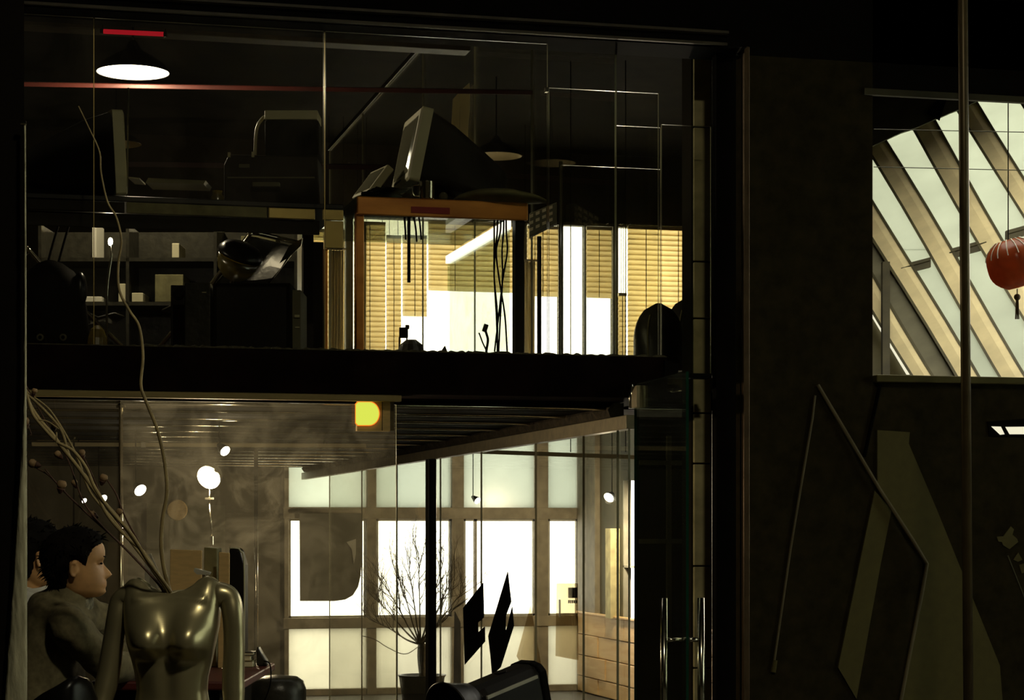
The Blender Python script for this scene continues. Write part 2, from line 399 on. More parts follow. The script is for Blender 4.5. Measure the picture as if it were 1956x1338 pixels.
# lower window frame
zt0, zt1 = bz(800, 992), bz(800, 970)     # transom
zr0, zr1 = bz(800, 1199), bz(800, 1179)   # lower rail
posts = [(542, 551), (700, 718), (862, 885), (1022, 1046), (1104, 1118)]
win = MB()
for a, b in posts: win.box((bx(a), YB-.03, 0), (bx(b), YB+.10, z_head))
win.box((LW0-.04, YB-.035, zt0), (LW1+.04, YB+.10, zt1)).box((LW0-.04, YB-.05, zr0), (LW1+.04, YB+.10, zr1))
win.box((LW0-.04, YB-.02, 0), (LW1+.04, YB+.1, .06)).box((LW0-.04, YB-.02, z_head-.05), (LW1+.04, YB+.1, z_head))
wlo = struct('window_1', win, 'mullion', label='tall factory window with wide mullions', bevel=.004)
for (a, b) in ((551, 700), (718, 862), (885, 1022), (1046, 1104)):
    x0, x1 = bx(a)+.004, bx(b)-.004
    tag(struct('pane', MB().box((x0, YB+.03, zt1), (x1, YB+.04, z_head-.05)), 'frost', wlo), 'pale green frosted pane')
    tag(struct('pane', MB().box((x0, YB+.03, zr1), (x1, YB+.04, zt0)), 'windowglass', wlo), 'clear bright pane')
    tag(struct('pane', MB().box((x0, YB+.03, .06), (x1, YB+.04, zr0)), 'frostcream', wlo), 'cream frosted pane')
    # slim inner rim of each casement
    r = MB()
    for (z0, z1) in ((zr1, zt0),):
        r.box((x0, YB+.0, z0), (x0+.02, YB+.03, z1)).box((x1-.02, YB+.0, z0), (x1, YB+.03, z1)).box((x0, YB+0, z0), (x1, YB+.03, z0+.02)).box((x0, YB+0, z1-.02), (x1, YB+.03, z1))
    struct('casement', r, 'windowrim', wlo)
# thin inner post in the third bay
struct('glazing_bar', MB().box((bx(905), YB-.0, zr1), (bx(911), YB+.03, zt0)), 'mullion', wlo)

# upper window frame
up = MB()
for a, b in ((570, 578), (660, 674), (1000, 1006), (1068, 1075), (1116, 1119), (1170, 1180), (1322, 1332)):
    up.box((bx(a), YB-.02, uz0), (bx(b), YB+.08, uz1))
up.box((UW0-.04, YB-.02, uz1-.03), (UW1+.04, YB+.08, uz1)).box((UW0-.04, YB-.02, uz0), (UW1+.04, YB+.08, uz0+.04))
wup = struct('window_2', up, 'roofdark', label='wide upper factory window')
for a, b in ((578, 660), (674, 835), (835, 1000), (1006, 1068), (1075, 1116), (1119, 1170), (1180, 1322)):
    struct('pane', MB().box((bx(a), YB+.03, uz0+.04), (bx(b), YB+.04, uz1-.03)), 'windowglass', wup)

# plank wainscot and small side window at the right of the tall room
XS = 5.66
def sy(px, py=HY): return onX(px, py, XS).y
def sz(px, py): return onX(px, py, XS).z
zpl = sz(1115, 1172)
side = MB().box((XS, 13.6, 0), (XS+.14, 17.2, z_head)).box((XS, sy(1192), 0), (XS+.012, YB-.06, z_head)).box((XS, 17.2, 0), (XS+.14, sy(1192), sz(1200, 1212))).box((XS, 17.2, sz(1200, 918)), (XS+.14, sy(1192), z_head))
struct('wall_side', side, 'greyboard', label='grey side wall above the planks')
ws = struct('window_3', MB().box((XS-.01, sy(1192)-.03, sz(1200, 1212)), (XS+.06, sy(1192), sz(1200, 918))).box((XS-.01, 17.2, sz(1200, 1085)), (XS+.06, sy(1192), sz(1200, 1081))), 'windowrim', label='narrow bright side window')
struct('pane', MB().box((XS+.07, 17.2, sz(1200, 1212)), (XS+.08, sy(1192), sz(1200, 918))), 'windowglass', ws)
pil = struct('trim_10', MB().box((XS-.05, sy(1146), zpl), (XS, YB-.06, z_head)), 'mullion', label='pale pilaster at the window corner')
struct('trim_11', MB().box((XS-.10, sy(1186), zpl), (XS-.01, sy(1176), sz(1180, 1010))), 'concrete', label='pale cracked board beside the side window')
wain = struct('wall_planks', MB().box((XS-.02, 13.6, 0), (XS-.001, YB-.06, zpl)), 'greyboard', label='backing of the plank wainscot')
random.seed(5)
nr = 4; ph = zpl/nr
ph = .203; z = zpl; row = 0
while z > .03:
    y = YB-.07; k = 0
    cuts = [YB-.07, sy(1166)+.25*(row % 2), sy(1190)-.2, 17.2, 15.6+.4*(row % 2), 13.6]
    for a, b in zip(cuts, cuts[1:]):
        dx = random.random()*.012
        struct('plank', MB().box((XS-.045-dx, b+.004, max(z-ph+.006, .01)), (XS-.02, a-.004, z)), 'plank', wain, bevel=.006)
    z -= ph; row += 1
struct('plank_cap', MB().box((XS-.075, 13.6, zpl), (XS-.02, YB-.07, zpl+.022)), 'plank', wain, bevel=.005)

# added dark wall for the darkness seen through the glass door, concrete block pier
Yc = 10.75
struct('wall_darkening', MB().box((fx(1213, Yc+.05), Yc, 0), (fx(1330, Yc), Yc+.05, 2.2)), 'darkwall', label='dark partition added for the darkness behind the open glass door')
shs = MB()
for zz in (ZY(1040, 10.9), ZY(885, 10.9)):
    shs.box((fx(1220, Yc), Yc-.03, zz), (fx(1318, Yc), Yc, zz+.025))
shs.box((fx(1272, Yc), Yc-.025, 1.0), (fx(1280, Yc), Yc, 2.1))
struct('trim_12', shs, 'greyboard', label='thin rails on the dark partition')
Yp = 9.64
pier = struct('wall_pier', MB().box((fx(1323, Yp), Yp+.02, 0), (fx(1362, Yp), Yp+.16, 5.3)), 'darkwall', label='dark core of the concrete block pier')
z = 0; zz = [0, .5]
bj = [fz(1340, y, Yp) for y in (1277, 1082, 886, 803)]
levels = [0, bj[0]] + bj[1:3] + [2.16, 2.62, fz(1340, 500, Yp), 3.55, 4.1, 4.7, 5.3]
for a, b in zip(levels, levels[1:]):
    struct('block', MB().box((fx(1326, Yp), Yp, a+.004), (fx(1358.5, Yp), Yp+.02, b-.004)), 'concrete', pier, bevel=.004)
# gallery walkway behind the pier
struct('floor_walkway', MB().box((3.06, 10.95, 2.25), (3.98, 12.7, 2.35)), 'slab', label='dark gallery walkway')

# ================================================================ GLASS
def gpane(par, label, px0, px1, z0, z1, Y=YF, mat='glass', t=.010):
    b = MB(); x0, x1 = fx(px0, Y), fx(px1, Y); b.box((x0, Y, z0), (x1, Y+t, z1))
    b.m = [1, 1, 0, 1, 0, 1]
    return tag(b.build('pane', [mat, 'edge'], par), label)
wf = struct('window_5', MB().box((-.24, YF-.012, ZS+.0005), (fx(1262), YF-.004, ZS+.012)), 'slabedge', label='frameless glass front of the mezzanine')
gpane(wf, 'full height pane in front of the left monitor', 44, 178.5, ZS+.001, ZT-.002)
gpane(wf, 'full height pane in front of the printer', 181.5, 618, ZS+.001, ZT-.002)
gpane(wf, 'full height pane in front of the copper desk', 622, 1046, ZS+.001, ZT-.002)
gpane(wf, 'tallest of the stepped panes', 1049, 1258, ZS+.001, fz(1150, 173))
gpane(wf, 'lowest of the stepped panes, behind the others', 1072, 1262, ZS+.001, fz(1150, 309), YF+.13)
gpane(wf, 'narrow middle height stepped pane', 1176, 1262, ZS+.001, fz(1210, 236), YF+.065)
gpane(wf, 'pane past the slab end', 1264, 1358, fz(1310, 713), fz(1300, 237), YF+.03)
struct('trim_13', MB().box((fx(1264), YF+.0, fz(1310, 722)), (fx(1359), YF+.09, fz(1310, 713))), 'black', label='black shoe under the last glass pane')
# steel clamps and slim posts of the glass front
solo('glass_clamp', 'small pale clamp on the edge of two upper glass panes', 'clamp', MB().box((fx(1041), YF-.01, fz(1045, 176)), (fx(1048), YF+.022, fz(1045, 167))), 'chrome', bevel=.002)
solo('steel_post', 'slim dark steel post behind the stepped glass panes', 'post', MB().box((fx(1069, YF+.2), YF+.2, ZS+.001), (fx(1075, YF+.2), YF+.215, fz(1070, 308, YF+.2))), 'roofdark', bevel=.002)
for px, lab in ((177.4, 'left monitor'), (618.5, 'copper desk')):
    solo('glass_joint', 'dark bead in the glass joint beside the '+lab, 'joint', MB().box((fx(px+1.4), YF+.002, ZS+.001), (fx(px+2.6), YF+.008, ZT-.004)), 'brass')

# lower front glass
YL = YF+.02
wl2 = struct('window_6', MB().box((-.24, YF+.01, ZC-.038), (fx(757), YF+.05, ZC-.003)), 'black', label='frameless lower glass front')
gpane(wl2, 'clear pane beside the black wall end', 40, 226, 0, ZC-.04, YL, 'glass')
gpane(wl2, 'smeared pane in front of the work lamp', 230, 757, 0, ZC-.04, YL, 'glassdirty')
# chrome poles
def pole(px, d, r, z1, lab, mat='chrome'):
    p = W(LX(px, d), d, 0)
    t = thing('chrome_pole', lab, 'pole', p)
    MB().tube([p, p+UP*z1], r, 12).build('pole_shaft', mat, t, smooth=True)
    MB().lathe(p+UP*(z1-.02), [(r*2.2, 0), (r*2.2, .012), (r*1.2, .019)], 16, cap=True).build('flange', mat, t, smooth=False)
    MB().lathe(p, [(r*2.6, 0), (r*2.6, .01), (r, .014)], 16, cap=True).build('flange', mat, t)
pole(231, 9.62, .010, ZC-.026, 'slim chrome pole under the tan header')
pole(489, 14.4, .014, ZC-.026, 'chrome pole deeper in the lower room beside the bright window')
pole(141, 13.0, .006, ZC-.026, 'hair thin chrome rod behind the two seated heads')

# glass side partition along the depth of the rooms (plane x = XP)
def dXP(px): return XP/(SA+CA*(px-CX)/F)
def yXP(px): return onX(px, HY, XP).y
rail = struct('trim_14', MB().box((XP-.02, YF+.05, 2.065), (XP+.03, YB-.05, 2.13)), 'rail', label='metal head rail of the glass partition', bevel=.004)
fm = MB(); random.seed(9); rings = []
for i in range(140):
    y = YF+.25+(YB-.3-YF-.25)*i/139; a = random.random()*.03; b = random.random()*.02
    rings.append([Vector((XP-.03-b, y, 2.13)), Vector((XP-.035-a, y, 2.165)), Vector((XP-.02, y, ZC-.002)), Vector((XP+.03, y, ZC-.002)), Vector((XP+.03, y, 2.13))])
struct('trim_15', fm.loft(rings), 'foam', label='rough foam above the partition rail', smooth=False)
jl = [YF+.08, yXP(1178), yXP(1113), yXP(1022), yXP(918), yXP(840), yXP(757), yXP(690), 18.3]
names = ['next to the door bracket', 'second from the door bracket', 'behind the dark spotlight', 'that carries the black notched sheets', 'next to the black steel post', 'just past the black steel post', 'beside the bare tree', 'by the grey roller blind']
for a, b, nn in zip(jl, jl[1:], names):
    m = MB().box((XP, a+.003, 0), (XP+.010, b-.003, 2.065)); m.m = [1, 1, 1, 0, 1, 0]
    tag(m.build('pane', ['glass', 'edge'], rail), 'clear pane '+nn)
yp = yXP(832)
solo('steel_post', 'thick black steel post in the glass partition', 'post', MB().box((XP-.06, yp-.05, 0), (XP-.004, yp+.05, 2.064)), 'blackgloss', bevel=.004)
# upper part of the partition (on the mezzanine): top rail receding, panes
zup = 4.93
urail = struct('trim_16', MB().box((XP-.012, YF+.3, zup), (XP+.018, 18.3, zup+.035)), 'flange', label='top rail of the upper glass partition')
ju = [YF+.3, 11.2, 12.6, 14.2, 16.6, 18.3]
nn = ['nearest the glass front', 'carrying the folded paper sheets', 'behind the big monitor', 'in the middle of the room', 'at the window end']
for a, b, k in zip(ju, ju[1:], nn):
    m = MB().box((XP, a+.003, ZS+.001), (XP+.010, b-.003, zup)); m.m = [1, 1, 1, 0, 1, 0]
    tag(m.build('pane', ['glass', 'edge'], urail), 'tall pane '+k)

# open glass door with tall pull handles
hp, fp = W(.566, 9.60, 0), W(.737, 8.80, 0)
dv = (fp-hp).normalized(); dn = dv.cross(UP).normalized()
if dn.dot(RGT) < 0: dn = -dn
door = thing('glass_door', 'open frameless glass door with tall chrome pull bars', 'door', hp)
m = MB().obox((hp+fp)/2+UP*1.135, (fp-hp)/2, dn*.006, UP*1.125); m.m = [1, 1, 0, 1, 0, 1]
m.build('door_leaf', ['glassdoor', 'edgegreen'], door)
for s, px in ((-1, 1), (1, 1)):
    c = fp-dv*.07+dn*s*.082
    h = MB().tube([c+UP*.55, c+UP*1.305], .0165, 14).build('pull_bar', 'chrome', door, smooth=True)
    for zz in (.72, 1.128): MB().tube([fp-dv*.07+dn*s*.006+UP*zz, c+UP*zz], .010, 10).build('pull_bolt', 'chrome', h, smooth=True)
MB().obox(hp+UP*2.2+dv*.035, dv*.060, dn*.022, UP*.05).build('pivot_bracket', 'rail', door, bevel=.004)
MB().obox(hp+UP*.03+dv*.03, dv*.07, dn*.022, UP*.028).build('floor_pivot', 'rail', door, bevel=.004)
MB().tube([hp+UP*2.15-dn*.02, hp+UP*2.26-dn*.02], .012, 10).build('pivot_pin', 'chrome', door, smooth=True)

# ================================================================ SKYLIGHT BEYOND THE OPENING (at the right)
def dS(px, py): return 14.0/(1+.22*((px-1815)/1000)-.40*((450-py)/1000))   # an inclined plane
def S(px, py, off=0): return P(px, py, dS(px, py)+off)
edges = [((1560, 415), (1760, 748)), ((1600, 410), (1790, 735)),            # hidden behind the jamb
         ((1622, 382), (1829, 727)), ((1634, 329), (1873, 732)),
         ((1634, 248), (1918, 732)), ((1658, 216), (1968, 735)),
         ((1706, 184), (2030, 740)), ((1752, 180), (2078, 738)),
         ((1800, 160), (2148, 738)), ((1834, 142), (2196, 745)),
         ((1906, 128), (2278, 745)), ((1948, 120), (2330, 750)),
         ((2010, 110), (2400, 755)), ((2052, 104), (2450, 760))]
sk = struct('ceiling_skylight', MB().prism([S(1560, 120, .25), S(2480, 60, .25), S(2480, 90, .25), S(1560, 150, .25)], FWD*.1), 'roofdark', label='sawtooth skylight with slanted ribs')
def lin(e, py):
    (x0, y0), (x1, y1) = e; return x0+(x1-x0)*(py-y0)/(y1-y0)
def wob(py, k): return 3.0*math.sin((py-150)/95+k*1.3)
for i in range(0, len(edges), 2):
    eL, eR = edges[i], edges[i+1]
    rows = [95, 170, 245, 320, 395, 470, 545, 620, 695, 770]
    m = MB(); rings = []
    for py in rows:
        a, b = lin(eL, py)+wob(py, i), lin(eR, py)+wob(py, i)
        rings.append([S(a, py, 0), S(a*.35+b*.65, py, -.012), S(b, py, 0), S(b, py, .07), S(a, py, .07)])
    m.loft(rings)
    rb = struct('rib', m, 'rib', sk)
    for e, s in ((eL, -1), (eR, 1)):
        mm = MB(); rr = []
        for py in rows:
            a = lin(e, py)+wob(py, i)
            rr.append([S(a-2.5, py, .012), S(a+3.5, py, .012), S(a+3.5, py, .05), S(a-2.5, py, .05)] if s > 0 else [S(a-3.5, py, .012), S(a+2.5, py, .012), S(a+2.5, py, .05), S(a-3.5, py, .05)])
        for r in rr:
            for p in r: p -= FWD*.02
        struct('rib_edge', mm.loft(rr), 'ribedge', rb)
for i in range(1, len(edges)-1, 2):       # panes between the ribs, split at the cross bar
    eL, eR = edges[i], edges[i+1]
    for ya, yb in ((90, 478), (478, 775)):
        off = 22 if i == 1 else 0
        pts = [S(lin(eL, ya)-6, ya, .05), S(lin(eR, ya)+6, ya, .05), S(lin(eR, yb)+6, yb, .05), S(lin(eL, yb)-6, yb, .05)]
        struct('pane', MB().prism(pts, FWD*.012), 'greyboard' if i == 1 else 'skypane', sk)
for i in range(3, len(edges)-1, 2):
    a, b = lin(edges[i], 480), lin(edges[i+1], 480)
    ya, yb = 515-(a-1725)*.325, 515-(b-1725)*.325
    struct('cross_bar', MB().prism([S(a-4, ya-9, .0), S(b+8, yb-9, .0), S(b+8, yb+10, .0), S(a-4, ya+10, .0)], FWD*.05), 'roofdark', sk)
    struct('drip_rail', MB().tube([S(a-2, ya-2, -.004), S(b+6, yb-2, -.004)], .006, 6), 'ribedge', sk)
# roof fascia covering the upper corner, ragged edge
random.seed(2)
poly = [S(1380, 40, -.25), S(1990, 40, -.25)]
for k in range(40):
    px = 1990-(1990-1380)*k/39
    poly.append(S(px, lerp([(1380, 398), (1600, 310), (1670, 279), (1720, 254), (1822, 214), (1870, 191), (1990, 140)], px)+random.uniform(-1.6, 1.6), -.25))
struct('roof_fascia', MB().prism(poly, FWD*.06), 'roofdark', sk)
struct('fascia_strap', MB().prism([S(1770, 280-65, -.27), S(1790, 190, -.27), S(1808, 190, -.27), S(1795, 230, -.27)], FWD*.015), 'black', sk)
# left post, slits of light and grey board under the skylight
solo('steel_post', 'dark upright under the skylight ribs', 'post', MB().prism([S(1686, 500, -.15), S(1700, 500, -.15), S(1700, 740, -.15), S(1686, 740, -.15)], FWD*.06), 'roofdark')
struct('wall_grey', MB().prism([S(1560, 380, .40), S(1720, 500, .40), S(1840, 770, .40), S(1560, 770, .40)], FWD*.05), 'greyboard', label='grey board under the lowest rib')
tag(MB().prism([S(1660, 596, .34), S(1662, 588, .34), S(1742, 716, .34), S(1732, 716, .34)], FWD*.01).build('slit_pane', 'slit', sk), 'thin gap of daylight')
tag(MB().prism([S(1660, 584, .34), S(1661, 581, .34), S(1748, 713, .34), S(1745, 713, .34)], FWD*.01).build('slit_pane', 'slit', sk), 'thinner gap of daylight')
# two wires in front of the skylight
for y0, y1, lab in ((247, 252.5, 'upper'), (319, 326, 'lower')):
    solo('wire', lab+' thin wire strung across the skylight opening', 'wire', MB().tube([onY(1669, y0, YF+.25), onY(2100, y1+3, YF+.25)], .0022, 6), 'ribedge')
# ================================================================ BLINDS on the upper windows
def blind(px0, px1, y0, y1, label, Y=YB-.10, pitch=9.7):
    pm = (px0+px1)/2
    top, bot = fz(pm, y0, Y), fz(pm, y1, Y)
    x0, x1 = fx(px0, Y), fx(px1, Y)
    d = fx and onY(pm, HY, Y).dot(FWD)
    ph = pitch/F*d
    t = thing('slat_blind', label, 'blind', ((x0+x1)/2, Y, bot))
    MB().box((x0, Y-.02, top), (x1, Y+.02, top+.03)).build('head_rail', 'cream', t)
    nsl = max(1, int(round((top-bot)/ph))); h = (top-bot)/nsl
    z = top
    for k in range(nsl):
        MB().prism([(x0, Y+.014, z+.007), (x0, Y+.012, z+.007), (x0, Y-.014, z-h-.006), (x0, Y-.012, z-h-.006)], (x1-x0, 0, 0)).build('slat', 'blind', t)
        z -= h
    for c in ([.5] if x1-x0 < .5 else [.28, .78]):
        xc = x0+(x1-x0)*c
        MB().tube([(xc, Y-.012, top), (xc, Y-.012, bot)], .004, 6).build('cord', 'bark', t)
    for xx in (x0+.03, x1-.03): MB().tube([(xx, Y, top+.02), (xx, Y, uz1-.01), (xx, YB-.018, uz1-.01)], .003, 5).build('hanger_cord', 'bark', t)
    return t
blind(580, 658, 444, 712, 'slat blind pulled right down beside the brass desk end')
blind(676, 736, 430, 712, 'long slat blind behind the left leg of the copper desk')
blind(738, 766, 456, 712, 'narrow full length slat blind hung under a strip of bright window')
blind(769, 815, 456, 604, 'short slat blind hung low under a strip of bright window')
blind(818, 998, 431, 557, 'widest slat blind, raised above the brightest window')
blind(1007, 1066, 438, 566, 'half raised slat blind behind the stepped glass panes')
blind(1120, 1168, 440, 569, 'narrow half raised slat blind next to the uncovered bright pane')
blind(1181, 1196, 566, 712, 'very narrow slat blind hanging low past the dark mullion')
blind(1199, 1322, 440, 712, 'long slat blind behind the two dark domes')

# pale hanging curtains in the tall room
def curtain(px0, px1, y0, y1, Y, label, mat='curtain', folds=5):
    n = folds*8; x0, x1 = fx(px0, Y), fx(px1, Y); zt_, zb_ = fz(px0, y0, Y), fz(px0, y1, Y)
    rings = []
    for k in range(9):
        z = zt_+(zb_-zt_)*k/8
        rings.append([Vector((x0+(x1-x0)*i/n, Y+.025*math.sin(i/n*folds*2*math.pi+k*.15), z)) for i in range(n+1)] +
                     [Vector((x0+(x1-x0)*i/n, Y+.006+.025*math.sin(i/n*folds*2*math.pi+k*.15), z)) for i in range(n, -1, -1)])
    t = thing('hanging_curtain', label, 'curtain', ((x0+x1)/2, Y, zb_))
    MB().loft(rings).build('cloth', mat, t, smooth=True)
    MB().tube([(x0-.02, Y, zt_+.012), (x1+.02, Y, zt_+.012)], .01, 8).build('curtain_rod', 'rail', t, smooth=True)
    for xx in (x0, x1): MB().tube([(xx, Y, zt_+.012), (xx, Y, 5.3)], .003, 5).build('hanger', 'black', t)
curtain(628, 656, 478, 712, 18.6, 'pleated pale curtain strip beside the brass desk end')
curtain(683, 700, 432, 712, 18.6, 'slim pale curtain strip behind the copper desk leg', folds=2)
curtain(1003, 1022, 500, 712, 18.6, 'slim tan curtain strip behind the desk corner', folds=3)

# ================================================================ COPPER DESK
YD = 9.62
zd1, zd0 = fz(850, 381, YD), fz(850, 416, YD)
xa, xb = fx(682, YD), fx(1009, YD)
dk = thing('copper_desk', 'copper fronted desk with a red strip and frosted side panel', 'desk', ((xa+xb)/2, YD+.7, ZS))
MB().box((xa, YD, zd0), (xb, YD+.02, zd1)).build('front_fascia', 'copper', dk, bevel=.006)
MB().box((xa, YD+.021, zd1-.012), (xb, YD+1.45, zd1)).build('desk_top', 'glassdoor', dk)
MB().box((fx(785, YD), YD-.004, fz(820, 408, YD)), (fx(859, YD), YD, fz(820, 396, YD))).build('red_strip', 'redstrip', dk)
MB().box((fx(987, YD), YD+.021, ZS+.001), (fx(1004, YD), YD+.09, zd1-.03)).build('leg', 'crtshell', dk, bevel=.004)
MB().box((xa, YD+.021, ZS+.001), (fx(697, YD), YD+.07, zd1-.03)).build('leg', 'copper', dk, bevel=.004)
MB().box((xa, YD+1.38, ZS+.001), (xa+.06, YD+1.44, zd1-.03)).build('leg', 'crtshell', dk, bevel=.004)
xpn = fx(986, YD)-.02
MB().box((xpn, YD+.095, ZS+.03), (xpn+.012, YD+1.44, zd0-.03)).build('side_panel', 'deskpanel', dk)
MB().box((xpn-.012, YD+.095, zd0-.03), (xpn+.02, YD+1.44, zd0+.012)).build('glowing_edge', 'edgeglow', dk, bevel=.003)  # bright highlight on the desk edge built as a glowing bar, no lamp
random.seed(11)
def cable(pts, r, label, mat='black', name='cable'):
    return solo(name, label, 'cable', MB().tube(crom(pts, 6), r, 6), mat, smooth=True)
for i, (px, y1, sw, lab) in enumerate(((772, 458, 2, 'short black cable drooping under the copper desk, first from its left leg'), (781, 540, 0, 'thick black cable hanging straight under the copper desk'),
                                  (790, 462, 4, 'bent black cable drooping under the copper desk'), (800, 458, 3, 'black cable drooping under the copper desk, last of its bunch'))):
    cable([Vector((*P(px, 418, 10.3).xy, zd1-.010)), P(px+sw, 436, 10.3), P(px+sw*1.5, y1, 10.32)], .0045 if i != 1 else .008, lab)
for i, (px, a, b, c) in enumerate(((944, 0, 0, 4), (950, -4, -6, 0), (956, -8, -3, 8), (962, -3, -2, -6), (967, 2, -6, -14))):
    dc = 9.922+.011*i
    cable([Vector((*P(px, 424, dc).xy, zd1-.010)), P(px, 440, dc), P(px+a, 480, dc), P(px+b, 530, dc), P(px+c, 600, dc), P(px+c*1.6, 672, dc)], .004, ['outermost black cable hanging by the frosted desk panel', 'second black cable hanging by the frosted desk panel', 'curving middle cable by the frosted desk panel', 'black cable beside the curving one by the frosted desk panel', 'black cable closest to the dark desk leg'][i])

# ---- CRT monitor
def crt(loc, face, size, label, tilt=0.0, dark='crtshell', lip='bezel'):
    t = thing('crt_monitor', label, 'monitor', loc)
    f = Vector(face).normalized(); r = f.cross(UP).normalized(); wv, hv, dp = size
    up = (UP*math.cos(tilt)-f*math.sin(tilt)); ff = (f*math.cos(tilt)+UP*math.sin(tilt))
    c = Vector(loc)+UP*(.06+hv/2)
    def rr(cen, a, b, n=6, rad=.25):
        pts = []
        for sx, sy_ in ((1, 1), (-1, 1), (-1, -1), (1, -1)):
            for k in range(n):
                an = math.pi/2*k/(n-1)+{(1, 1): 0, (-1, 1): math.pi/2, (-1, -1): math.pi, (1, -1): 3*math.pi/2}[(sx, sy_)]
                rd = rad*min(a, b)
                pts.append(cen+r*(sx*(a-rd)+rd*math.cos(an))+up*(sy_*(b-rd)+rd*math.sin(an)))
        return pts
    front = c+ff*dp*.35
    m = MB(); m.loft([rr(front-ff*.05, wv/2, hv/2, rad=.08), rr(front, wv/2, hv/2, rad=.08), rr(front+ff*.008, wv/2-.012, hv/2-.012, rad=.08)], cap=True)
    bz = m.build('bezel', lip, t)
    m = MB(); m.loft([rr(front+ff*.0085, wv/2-.035, hv/2-.04, rad=.1), rr(front+ff*.016, wv/2-.06, hv/2-.06, rad=.1)])
    m.build('screen', 'screen', t)
    m = MB(); rings = []
    for k, (s, sw, sh, dz) in enumerate(((.05, .985, .985, 0), (.12, .96, .97, 0), (.35, .86, .86, -.015), (.6, .72, .68, -.04), (.82, .58, .5, -.06), (.95, .45, .36, -.07), (1.0, .30, .24, -.075))):
        rings.append(rr(front-ff*dp*s+up*dz, wv/2*sw, hv/2*sh, rad=.3))
    m.loft(rings).build('rear_shell', dark, t, smooth=True)
    st = MB().lathe(Vector(loc), [(wv*.33, 0), (wv*.33, .012), (wv*.2, .03), (wv*.14, .075)], 24, cap=True).build('swivel_foot', dark, t)
    mm = MB()
    for k in range(5): mm.obox(front+ff*.009-up*(hv/2-.022)+r*(.03*k-.02), r*.008, ff*.002, up*.004)
    mm.build('buttons', dark, bz)
    return t
p = P(845, 380, 10.12); p.z = zd1+.001
crt(p, -RGT*.93-FWD*.25, (.40, .36, .50), 'big dark monitor on the copper desk with its pale bezel turned away', tilt=.20)
# small tilted monitor or till at the desk end
p = P(712, 380, 10.12); p.z = zd1+.001
b = thing('tilted_display', 'small tilted display with a pale face on the copper desk', 'display', p)
f = (-RGT*.8-FWD*.35).normalized(); r = f.cross(UP).normalized(); up2 = (UP*.8-f*.6).normalized(); ff = up2.cross(r)
if ff.dot(f) < 0: ff = -ff
MB().obox(p+UP*.118, r*.12, ff*.02, up2*.085).build('case', 'bezel', b, bevel=.006)
MB().obox(p+UP*.118+ff*.021, r*.10, ff*.001, up2*.066).build('screen', 'screen', b)
MB().obox(p+UP*.050-f*.012, r*.09, f*.042, UP*.049).build('rear_case', 'crtshell', b, bevel=.01)
# metal mug
p = P(815, 380, 9.85); p.z = zd1+.001
mug = thing('metal_mug', 'shiny metal mug in front of the big monitor', 'mug', p)
MB().lathe(p, [(.0, .002), (.034, .0), (.036, .004), (.037, .082), (.038, .084), (.035, .084), (.034, .01), (.0, .009)], 28).build('cup', 'chrome', mug, smooth=True)
hpts = [p-RGT*.036+UP*.068, p-RGT*.062+UP*.066, p-RGT*.068+UP*.04, p-RGT*.058+UP*.018, p-RGT*.036+UP*.016]
MB().tube(crom(hpts, 5), .005, 8).build('handle', 'chrome', mug, smooth=True)
# papers and pillow on the desk
p = P(736, 380, 9.84); p.z = zd1+.001
pp = thing('paper_pile', 'crumpled dark papers on the copper desk', 'papers', p)
random.seed(4)
for k in range(4):
    a = random.uniform(-.5, .5); u = (RGT*math.cos(a)+FWD*math.sin(a)); v = UP.cross(u)
    pts = []
    m = MB(); g = 6; base = p+UP*(.006+.012*k)+RGT*random.uniform(-.03, .03)
    grid = [base+u*(.11*(i/g-.5)*1.6)+v*(.13*(j/g-.5))+UP*(.010*noise.noise((i*.6, j*.6, k*3.1))+.02*max(0, i/g-.5)) for j in range(g+1) for i in range(g+1)]
    top = [q+UP*.002 for q in grid]; nn_ = (g+1)*(g+1); fs = []
    for j in range(g):
        for i in range(g):
            a0 = j*(g+1)+i; fs.append((a0, a0+1, a0+g+2, a0+g+1)); fs.append((nn_+a0, nn_+a0+g+1, nn_+a0+g+2, nn_+a0+1))
    m.add(grid+top, fs).build('sheet', 'greyboard' if k % 2 else 'leather', pp, smooth=True)
p = P(955, 380, 9.95); p.z = zd1+.001
m = MB(); rings = []
for k in range(15):
    s = k/14; x = -.22+.44*s
    e = (math.sin(math.pi*min(max(s*.96+.02, 0), 1)))**.5
    rings.append([p+RGT*x+FWD*(.15*e*math.cos(t_*math.pi/8))+UP*(.036*e*(1-.25*s)*(1+math.sin(t_*math.pi/8))*(1+.15*noise.noise((s*6, t_*.4, 1)))) for t_ in range(16)])
solo('cushion', 'flat olive cushion lying on the copper desk', 'cushion', m.loft(rings), 'cushion', smooth=True)
p = P(847, 380, 9.9); p.z = zd1+.001
solo('crumpled_tissue', 'small crumpled grey wad beside the metal mug', 'wad', MB().ell(p+UP*.022, RGT*.022, FWD*.02, UP*.022, 9, 6), 'greyboard')
# vent box leaning beside the desk
vb = thing('vent_box', 'slanted dark box with rows of vent slots past the desk corner', 'vent box', P(1035, 450, 10.9))
pa, pb, pc, pd = P(1011, 408, 10.9), P(1064, 386, 10.9), P(1064, 425, 10.9), P(1011, 452, 10.9)
MB().prism([pa, pb, pc, pd], FWD*.09).build('case', 'greyboard', vb, bevel=.004)
for i in range(4):
    for j in range(3):
        s = (i+.3)/4.3; t_ = (j+.5)/3.4
        q = pa*(1-s)*(1-t_)+pb*s*(1-t_)+pd*(1-s)*t_+pc*s*t_
        MB().obox(q-FWD*.003, (pb-pa).normalized()*.011, FWD*.003, (pd-pa).normalized()*.008).build('vent_slot', 'cream' , vb)
MB().tube([P(1030, 452, 11.0), Vector((P(1030, 452, 11.0).x, P(1030, 452, 11.0).y, ZS+.001))], .012, 8).build('stand', 'crtshell', vb, smooth=True)

